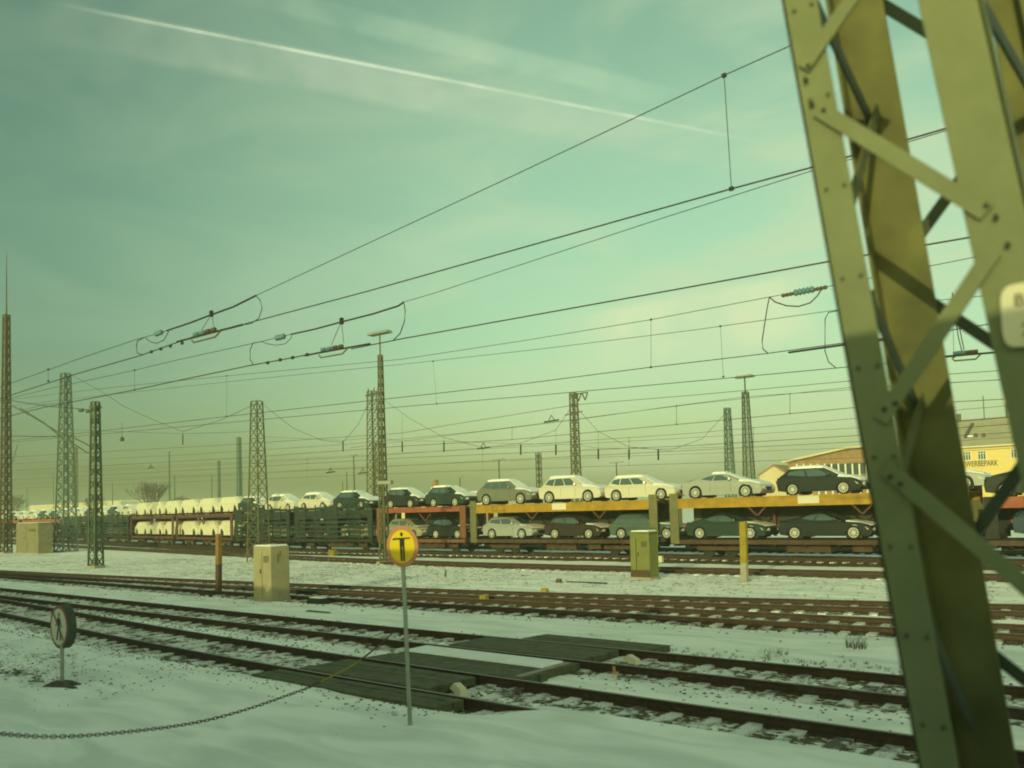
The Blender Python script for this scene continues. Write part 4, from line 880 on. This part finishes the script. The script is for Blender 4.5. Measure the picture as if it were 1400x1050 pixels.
# things on the roof
def on_ridge(px, pyt, r, label, head=None, nm='antenna_mast'):
    q = W(px, 575, YB+9); b = Vector((q.x, YB+9, zr)); h = W(px, pyt, YB+9).z-zr; t = thing(nm, label, 'roof mast', b); MB().tube([(0, 0, -.4), (0, 0, h)], r, 6).build('shaft', M['mast'], t)
    if head: MB().box((0, 0, h), head, top=(.8, .8)).build('head', M['label'], t)
on_ridge(1346, 541, .09, 'thin bare antenna mast on the grey roof')
on_ridge(1377, 543, .16, 'roof mast with a pale upright box on its top', (.8, .5, 2.2))
on_ridge(1311, 566, .45, 'stub chimney on the roof ridge beside the pylon leg', None, 'chimney')
# hall with pillars
YH = 135; h0 = W(1078, 650, YH); hall = thing('pillared_hall', 'low orange brick hall with white pillars and a sloping snowy roof', 'building', (h0.x, YH, -.2)); O = Vector(hall.location)
hp = lambda px, py: W(px, py, YH)-O
xe = hp(1235, 640).x; z0, z1, z2 = hp(1078, 632).z, hp(1160, 614).z, hp(1200, 612).z
MB().prism([(0, 0), (xe, 0), (xe, z2), (hp(1160, 614).x, z1), (0, z0)], 0, 14).build('wall', M['brick'], hall)
MB().bar((-.6, 6.5, z0+.05), (hp(1160, 614).x, 6.5, z1+.2), 15, .3, up=(0, 0, 1)).bar((hp(1160, 614).x, 6.5, z1+.2), (xe+.5, 6.5, z2+.25), 15, .3, up=(0, 0, 1)).build('roof', M['palewall'], hall)
k = 0
for px in np.arange(1090, 1230, 9.5): x = hp(px, 640).x; zt_ = hp(px, 634).z; MB().box((x, -.12, zt_/2), (.22, .24, zt_)).build('pillar', M['winframe'], hall)
MB().box((xe*.62, -.06, hp(1160, 641).z), (xe*.72, .1, 1.7)).build('window_band', M['pane'], hall)
# small gabled house, platform roof, chimney
YG = 150; c = W(1058, 655, YG); gh = thing('gabled_house', 'small pale house with shallow snowy gable left of the brick hall', 'building', (c.x, YG, -.2)); O = Vector(gh.location); q = lambda px, py: W(px, py, YG)-O
MB().prism([(q(1038, 0).x if False else q(1038, 652).x, 0), (q(1078, 652).x, 0), (q(1078, 648).x, q(1078, 647).z), (q(1058, 636).x, q(1058, 637).z), (q(1038, 650).x, q(1038, 649).z)], 0, 10).build('wall', M['palewall'], gh)
mb = MB(); mb.bar((q(1037, 650).x, 5, q(1037, 650).z), (q(1058, 636).x, 5, q(1058, 636).z), 10.5, .3); mb.bar((q(1058, 636).x, 5, q(1058, 636).z), (q(1079, 648).x, 5, q(1079, 648).z), 10.5, .3); mb.build('roof', M['brick'], gh)
def shed(px0, px1, pyt, y, d, label, wallm, hroof=.5, lip=.4):
    a, b_ = W(px0, pyt, y), W(px1, pyt, y); h = (a.z+b_.z)/2+.2; t = thing('goods_shed', label, 'building', ((a.x+b_.x)/2, y+d/2, -.2)); L = b_.x-a.x
    MB().box((0, 0, (h-hroof)/2), (L, d, h-hroof)).build('wall', M[wallm], t); MB().box((0, 0, h-hroof/2), (L+lip, d+lip, hroof), top=(.99, .9)).build('roof', M['snow'], t)
    mb = MB()
    for x in np.arange(-L/2+2, L/2-1, 5): mb.box((x, -d/2-.06, (h-hroof)*.5), (3, .1, 1.2))
    mb.build('window_row', M['pane'], t)
shed(440, 542, 678.5, 150, 12, 'long low shed roof with sunlit snow left of the mast pair', 'palewall')
shed(542, 668, 673.5, 140, 12, 'long low sunlit shed behind the small cars on the red wagon', 'palewall')
shed(40, 165, 688, 190, 15, 'low pale shed on the far left horizon', 'palewall')
c = W(596, 680, 160); t = thing('brick_chimney', 'square reddish brick chimney above the small black car', 'chimney', (c.x, 160, -.2)); h = W(596, 656, 160).z+.2; MB().box((0, 0, h/2), (1.35, 1.35, h), top=(.9, .9)).build('stack', M['brick'], t); MB().box((0, 0, h-2.3), (2.2, 1.6, .8)).build('base', M['label'], t)
# bare trees on the left horizon
def bare_tree(px, pyt, y, wpx, label, n=9, dense=1.):
    c = W(px, 700, y); h = W(px, pyt, y).z+.2; spread = wpx/2*(y/.5)/F*.75; t = thing('bare_tree', label, 'tree', (c.x, y, -.2)); rs = random.Random(int(px)); tr = MB(); tw = MB()
    tr.tube([(0, 0, 0), (0, 0, h*.3)], [h*.03, h*.022], 7)
    def grow(p, d, l, r, k):
        q_ = p+d*l; (tr if k < 2 else tw).tube([p, (p+q_)/2+Vector((rs.uniform(-1, 1), rs.uniform(-1, 1), 0))*l*.06, q_], [r, r*.85, r*.65], 4)
        if k >= 5: return
        for _ in range(3 if k < 4 else 3):
            nd = (d+Vector((rs.uniform(-1, 1), rs.uniform(-1, 1), rs.uniform(-.25, .7)))*.62).normalized(); grow(q_, nd, l*rs.uniform(.62, .82), max(r*.6, .022), k+1)
    for i in range(n):
        a = 2*math.pi*i/n; grow(Vector((0, 0, h*.18)), Vector((math.cos(a)*spread/h*1.1, math.sin(a)*spread/h*1.1, .9)).normalized(), h*.26, h*.014, 1)
    tr.build('trunk', M['twig'], t); o = tw.build('crown', M['twig'], t)
bare_tree(206, 655, 120, 44, 'round bare tree with fine twigs above the wrapped cars', 9)
bare_tree(20, 674, 120, 34, 'dark bare shrubby tree at the far left edge', 7)
bare_tree(128, 676, 130, 34, 'bare shrubby tree behind the slim dark mast', 7)
bare_tree(250, 676, 125, 26, 'low bare tree right of the lamp posts at left', 6)

# ------------------------------------------------------------------ overhead wires
WM = M['wire']
def poly_at(pts, y): return [W(px, py, y) for px, py in pts]
def wire(pts, y, r, name, parent, m=None): return MB().tube(poly_at(pts, y) if y else pts, r, 5).build(name, m or WM, parent)
def dropper(t, y, a, b, r=.006):
    P = poly_at([a, b], y); MB().tube(P, r, 4).build('dropper', WM, t)
    for p in P: MB().box(p, (.06, .04, .05)).build('clamp', M['dark'], t)
def blob(t, p, y, s, m, name='insulator', d=(1, 0, 0), L=.3):
    P = W(*p, y); D = Vector(d).normalized(); mb = MB(); n = 5; pr = []; rr = []
    for k in range(n*2+1): pr.append(P+D*(L*(k/(2*n)-.5))); rr.append(s*(1. if k % 2 else .62))
    return mb.tube(pr, rr, 10).build(name, M[m], t)
ya = 10.8
t = thing('overhead_line', 'nearest overhead line crossing the sky from upper right, with a skid insulator at its left', 'overhead wire', W(1105, 230, ya), 0, None); t.location = (0, 0, 0)
wire([(1650, 66), (1302, 173), (1150, 217), (1105, 230), (1000, 258), (503, 398), (330, 444)], ya, .012, 'contact_wire', t)
wire([(268, 459), (192, 486), (105, 511), (0, 545), (-120, 583)], ya, .014, 'contact_wire', t)
wire([(1650, -250), (1077, 64), (990, 103), (700, 241), (350, 404)], ya, .0075, 'messenger_wire', t)
wire([(350, 404), (320, 419), (287, 431), (258, 442), (228, 452)], ya, .022, 'thick_section', t)
wire([(228, 452), (205, 459), (190, 463), (115, 488), (68, 505), (0, 529), (-120, 570)], ya, .009, 'messenger_wire', t)
dropper(t, ya, (990, 103), (1000, 258)); dropper(t, ya, (66, 505), (66, 521)); dropper(t, ya, (1545, -192), (1560, 94))
wire([(350, 404), (356, 411), (358.5, 422), (354, 435), (344, 442), (335, 444)], ya, .010, 'jumper_cable', t)
wire([(196, 462), (188, 466), (186.5, 474), (188, 483), (195, 485)], ya, .012, 'jumper_cable', t)
wire([(198, 461), (205, 467), (214, 469.5), (224, 465), (229, 456), (231, 451)], ya, .010, 'jumper_cable', t)
for px, py in ((207, 481), (220, 477), (233, 473), (249, 469)): MB().box(W(px, py, ya), (.08, .04, .07)).build('clamp', M['dark'], t)
def skid(t, cx, cy, y, sl, dirw):      # section insulator hanging on a V of rods, cx cy is its middle
    P = lambda dx, dy: (cx+dx, cy+dy-sl*dx)
    wire([P(-40, 1), P(50, 1)], y, .026, 'arm_rod', t, M['dark'])
    for dx in (-14, -6, 2, 10): blob(t, P(dx, -2.5), y, .055, 'insbrown' if dx > 0 else 'insul', 'insulator', dirw, .16)
    wire([P(-20, 4), P(-17, 8), P(12, 8), P(21, 0)], y, .022, 'skid_frame', t, M['mastolive'])
skid(t, 282, 456, ya, .26, (1, 0, .0))
tb = W(289, 430, ya); wire([(289, 430), (276, 451)], ya, .007, 'hanger_rod', t); wire([(289, 430), (293, 449)], ya, .007, 'hanger_rod', t)
MB().box((tb.x, tb.y, tb.z+.02), (.07, .07, .14)).build('clamp', M['dark'], t); dv = W(235, 448, ya)-W(200, 462, ya); blob(t, (217, 455.5), ya, .065, 'insul', 'insulator', dv, .32)
yb = 14.4
t = thing('overhead_line', 'second nearest overhead line with a skid insulator beside the lamp head', 'overhead wire', (0, 0, 0))
wire([(1650, 88), (1302, 176), (1105, 235), (900, 300), (593, 401), (552, 413)], yb, .008, 'messenger_wire', t)
wire([(552, 413), (545, 418), (510, 429), (467, 440), (430, 450), (398, 457)], yb, .024, 'thick_section', t)
wire([(398, 457), (357, 467), (243, 492), (180, 507), (60, 533), (0, 548), (-120, 577)], yb, .010, 'messenger_wire', t)
wire([(1650, 262), (1340, 322), (1200, 346), (1130, 358), (950, 391), (750, 427), (550, 463), (480, 477)], yb, .015, 'contact_wire', t)
wire([(440, 481), (400, 489), (340, 500), (240, 521), (184, 533), (60, 557), (0, 572), (-120, 600)], yb, .017, 'contact_wire', t)
dropper(t, yb, (184, 506), (184, 533)); dropper(t, yb, (1350, 160), (1352, 320))
wire([(552, 413), (554, 425), (553, 440), (547, 456), (538, 465)], yb, .014, 'jumper_cable', t)
wire([(357, 467), (346, 469), (342, 478), (342, 492), (347, 499)], yb, .013, 'jumper_cable', t)
wire([(357, 467), (366, 470), (378, 472), (390, 470), (398, 462), (399, 457)], yb, .010, 'jumper_cable', t)
skid(t, 456, 478, yb, .18, (1, 0, 0)); wire([(466, 441), (453, 472)], yb, .009, 'hanger_rod', t); wire([(467, 441), (470, 469)], yb, .009, 'hanger_rod', t)
tb = W(467, 440, yb); MB().box((tb.x, tb.y, tb.z+.02), (.09, .08, .17)).build('clamp', M['dark'], t); blob(t, (383, 461), yb, .085, 'insul', 'insulator', W(398, 457, yb)-W(357, 467, yb), .42)
for px, py in ((366, 496), (383, 492), (400, 489), (420, 485)): MB().box(W(px, py, yb), (.10, .05, .08)).build('clamp', M['dark'], t)
yc = 22.4
t = thing('overhead_line', 'third overhead line with a blue insulator and drooping jumper left of the pylon', 'overhead wire', (0, 0, 0))
wire([(1650, 290), (1340, 350), (1205, 377), (1135, 391), (1052, 406), (890, 437), (720, 465), (550, 491), (330, 512), (150, 530), (-100, 560)], yc, .010, 'messenger_wire', t)
wire([(1650, 395), (1290, 453), (1145, 470), (1050, 483), (890, 502), (720, 524), (550, 543), (330, 567), (130, 590), (-100, 615)], yc, .013, 'contact_wire', t)
wire([(1078, 482), (1150, 472), (1240, 461)], yc, .030, 'contact_wire_splice', t)
dropper(t, yc, (890, 437), (890, 502)); dropper(t, yc, (310, 514), (310, 569))
wire([(1052, 406), (1049, 420), (1045, 445), (1042, 466), (1043, 477), (1050, 483)], yc, .016, 'jumper_cable', t)
wire([(1052, 406), (1060, 413), (1075, 418), (1092, 419), (1108, 414), (1118, 404), (1124, 394)], yc, .018, 'jumper_cable', t)
blob(t, (1099, 398), yc, .10, 'insul', 'insulator', W(1120, 394, yc)-W(1080, 402, yc), .55)
for px, py in ((1081, 402), (1118, 395)): blob(t, (px, py), yc, .06, 'insbrown', 'insulator', W(1120, 394, yc)-W(1080, 402, yc), .5)
skid(t, 1322, 484, yc, .08, (1, 0, 0)); wire([(1302, 400), (1310, 460), (1315, 480)], yc, .012, 'hanger_rod', t); wire([(1302, 400), (1318, 478)], yc, .012, 'hanger_rod', t)
yd = 25.5
t = thing('overhead_line', 'fourth overhead line, its dropper right of the centre of the sky', 'overhead wire', (0, 0, 0))
wire([(1650, 362), (1400, 399), (1135, 425), (985, 446), (950, 451), (740, 477), (550, 498), (330, 520), (100, 545), (-100, 570)], yd, .010, 'messenger_wire', t)
wire([(1650, 452), (1400, 478), (1145, 503), (950, 521), (740, 540), (550, 556), (330, 576), (0, 606), (-100, 617)], yd, .013, 'contact_wire', t)
dropper(t, yd, (985, 446), (989, 515)); dropper(t, yd, (592, 494), (597, 552)); dropper(t, yd, (1302, 410), (1304, 488))
wire([(1145, 425), (1133, 427), (1128, 436), (1128, 480), (1133, 495), (1143, 503)], yd, .016, 'jumper_cable', t)
ye = 33.5
t = thing('overhead_line', 'fifth overhead line, passing over the single track before the train', 'overhead wire', (0, 0, 0))
wire([(1650, 487), (1160, 521), (950, 540), (790, 553), (620, 580), (550, 592), (330, 607), (100, 620), (-100, 632)], ye, .012, 'contact_wire', t)
wire([(1650, 500), (1023, 542), (900, 558), (780, 575), (640, 592), (480, 612)], ye, .009, 'messenger_wire', t)
dropper(t, ye, (925, 555), (925, 580))
for i, (y, a, b_, lab) in enumerate(((41, [(1650, 505), (1160, 530), (950, 552), (654, 590), (480, 607), (250, 622), (-100, 640)], [(1650, 530), (1170, 557), (950, 578), (700, 601), (550, 610), (330, 626), (-100, 650)], 'sixth overhead line, straight above the car train'),
        (48, [(1650, 532), (1170, 572), (950, 592), (733, 607), (500, 624), (250, 638), (-100, 655)], [(1650, 560), (1162, 596), (950, 609), (550, 626), (300, 641), (-100, 662)], 'seventh overhead line, just behind the car train'),
        (64, [(1650, 580), (1170, 612), (900, 622), (600, 634), (300, 648), (-100, 664)], [(1650, 596), (1170, 626), (900, 635), (600, 645), (300, 657), (-100, 672)], 'faint low overhead line far beyond the train'),
        (56, [(1650, 552), (1170, 585), (900, 601), (560, 619), (300, 633), (-100, 652)], [(1650, 575), (1170, 604), (900, 618), (560, 636), (300, 650), (-100, 668)], 'faint overhead line low over the car roofs'))):
    t = thing('overhead_line', lab, 'overhead wire', (0, 0, 0)); wire(a, y, .012, 'messenger_wire', t); wire(b_, y, .016, 'contact_wire', t)
    for px in (520, 700, 925, 1080) if i == 0 else (420, 660, 860, 1030): 
        fa = np.interp(px, [q[0] for q in a][::-1], [q[1] for q in a][::-1]); fb = np.interp(px, [q[0] for q in b_][::-1], [q[1] for q in b_][::-1]); dropper(t, y, (px, fa), (px, fb), .012)
# cross spans with hanging insulators
def span(pts, y, ins, label, r=.018):
    t = thing('cross_span', label, 'span wire', (0, 0, 0)); wire(pts, y, r, 'span_wire', t); xs_ = [q[0] for q in pts]; ys_ = [q[1] for q in pts]
    low = [(xs_[0], ins[0][1]-14)]+[(q[0], q[1]-9) for q in ins]+[(xs_[-1], ins[-1][1]-12)]
    wire(low, y, r*.7, 'steady_wire', t)
    for px, py in ins:
        wire([(px, float(np.interp(px, xs_, ys_))), (px, py-8)], y, r*.6, 'hanger', t); wire([(px, py-8), (px, py+6)], y, .075*y/60, 'insulator', t, M['dark'])
span([(100, 514), (135, 533), (170, 556), (205, 572), (250, 590), (300, 575), (350, 552)], 36, [(250, 602)], 'sagging span wire between the bluish mast and the cabinet mast')
span([(516, 540), (560, 572), (607, 598), (660, 612), (712, 606), (760, 588), (787, 548)], 60, [(469, 611)][:0]+[(550, 612), (607, 612), (712, 616), (760, 616)], 'sagging span wire between the mast pair and the V arm mast')
span([(791, 560), (818, 590), (860, 611), (915, 616), (960, 600), (992, 565)], 64, [(818, 622), (860, 622), (900, 623)], 'sagging span wire between the V arm mast and the dark blue-green mast')
span([(358, 552), (400, 585), (440, 602), (469, 605), (490, 580), (505, 548)], 50, [(392, 650), (427, 652), (469, 611)][2:], 'sagging span wire between the cabinet mast and the mast pair')
for (px, py, y, lab) in ((452, 646, 60, 'left'), (496, 647, 62, 'right'), (661, 613, 55, 'middle'), (754, 576, 50, 'upper'), (206, 640, 70, 'far left')):
    t = thing('line_insulator', 'small section insulator hanging in the wires, %s one' % lab, 'insulator', W(px, py, y)); s_ = y/60; MB().bar((-.8*s_, 0, 0), (.8*s_, 0, .05), .10*s_, .12*s_).tube([(-.3*s_, 0, .1), (.0, 0, .55*s_), (.3*s_, 0, .1)], .04*s_, 5).build('rod', M['dark'], t)
# cantilever between the edge mast and the slim mast
t = thing('cantilever_arm', 'pair of slanting cantilever tubes with insulators from the edge mast to the slim mast', 'cantilever', (0, 0, 0)); yq = 28
wire([(12, 552), (45, 570), (80, 591), (100, 598), (118, 607), (134, 617)], yq, .05, 'tube', t, M['mast']); wire([(28, 558), (60, 578), (84, 598), (106, 610), (119, 619), (134, 620)], yq, .05, 'tube', t, M['mast'])
wire([(10, 547), (70, 556), (100, 558), (134, 562)], yq, .03, 'top_wire', t); wire([(10, 596), (80, 597)], yq, .03, 'lower_wire', t); wire([(24, 608), (16, 635), (10, 660)], yq, .02, 'stay', t)
for px, py in ((111, 561), (121, 562), (128, 560)): blob(t, (px, py), yq, .14, 'mast', 'insulator', (1, 0, 0), .5)
wire([(28, 562), (60, 553), (85, 551)], yq, .02, 'upper_stay', t)
t = thing('line_weight', 'brown bell shaped weight hanging on a wire left of centre', 'weight', W(167, 600, 45)); MB().tube([(0, 0, -.25), (0, 0, -.2), (0, 0, .12), (0, 0, .25)], [.16, .24, .2, .06], 10).tube([(0, 0, .2), (0, 0, 1.9)], .025, 5).build('weight_body', M['rust'], t)

# ------------------------------------------------------------------ the coach the picture is taken from (it shades the foreground)
for k in range(5):
    x = -74+26.5*k+13; t = thing('passenger_coach', 'passenger coach of the own train, whitened to bounce light, standing behind the viewpoint', 'railway coach', (x, -1.72, 0), 0, 'coaches of the own train')
    pr = [(-1.42, .35), (1.42, .35), (1.45, .9), (1.43, 3.45), (1.28, 4.12), (.9, 4.45), (.3, 4.57), (-.3, 4.57), (-.9, 4.45), (-1.28, 4.12), (-1.43, 3.45), (-1.45, .9)]
    MB().prism(pr, -13, 13, 'x').build('body', M['coach'], t)
    for i in range(10): MB().box((-11.2+2.5*i, 1.44, 2.5), (1.5, .04, .95)).build('window', M['pane'], t)
    for wx in (-10.2, -7.7, 7.7, 10.2): bogie_wheel(t, wx, .44)
own = smooth_fn([(-400, -1.72), (60, -1.72)]); track(own, -100, 60, -20, -19, 'railway track under the own train', group=None)

# ------------------------------------------------------------------ haze
hz = bpy.data.materials.new('haze_air'); hz.use_nodes = True; n_ = hz.node_tree; n_.nodes.clear(); ou = n_.nodes.new('ShaderNodeOutputMaterial'); pv = n_.nodes.new('ShaderNodeVolumePrincipled')
pv.inputs['Density'].default_value = .0010; pv.inputs['Color'].default_value = (.85, 1.0, .80, 1); pv.inputs['Anisotropy'].default_value = .0
n_.links.new(pv.outputs[0], ou.inputs['Volume'])
o = MB().box((0, 0, 12.5), (5200, 5300, 28)).build('haze', hz); o['kind'] = 'stuff'
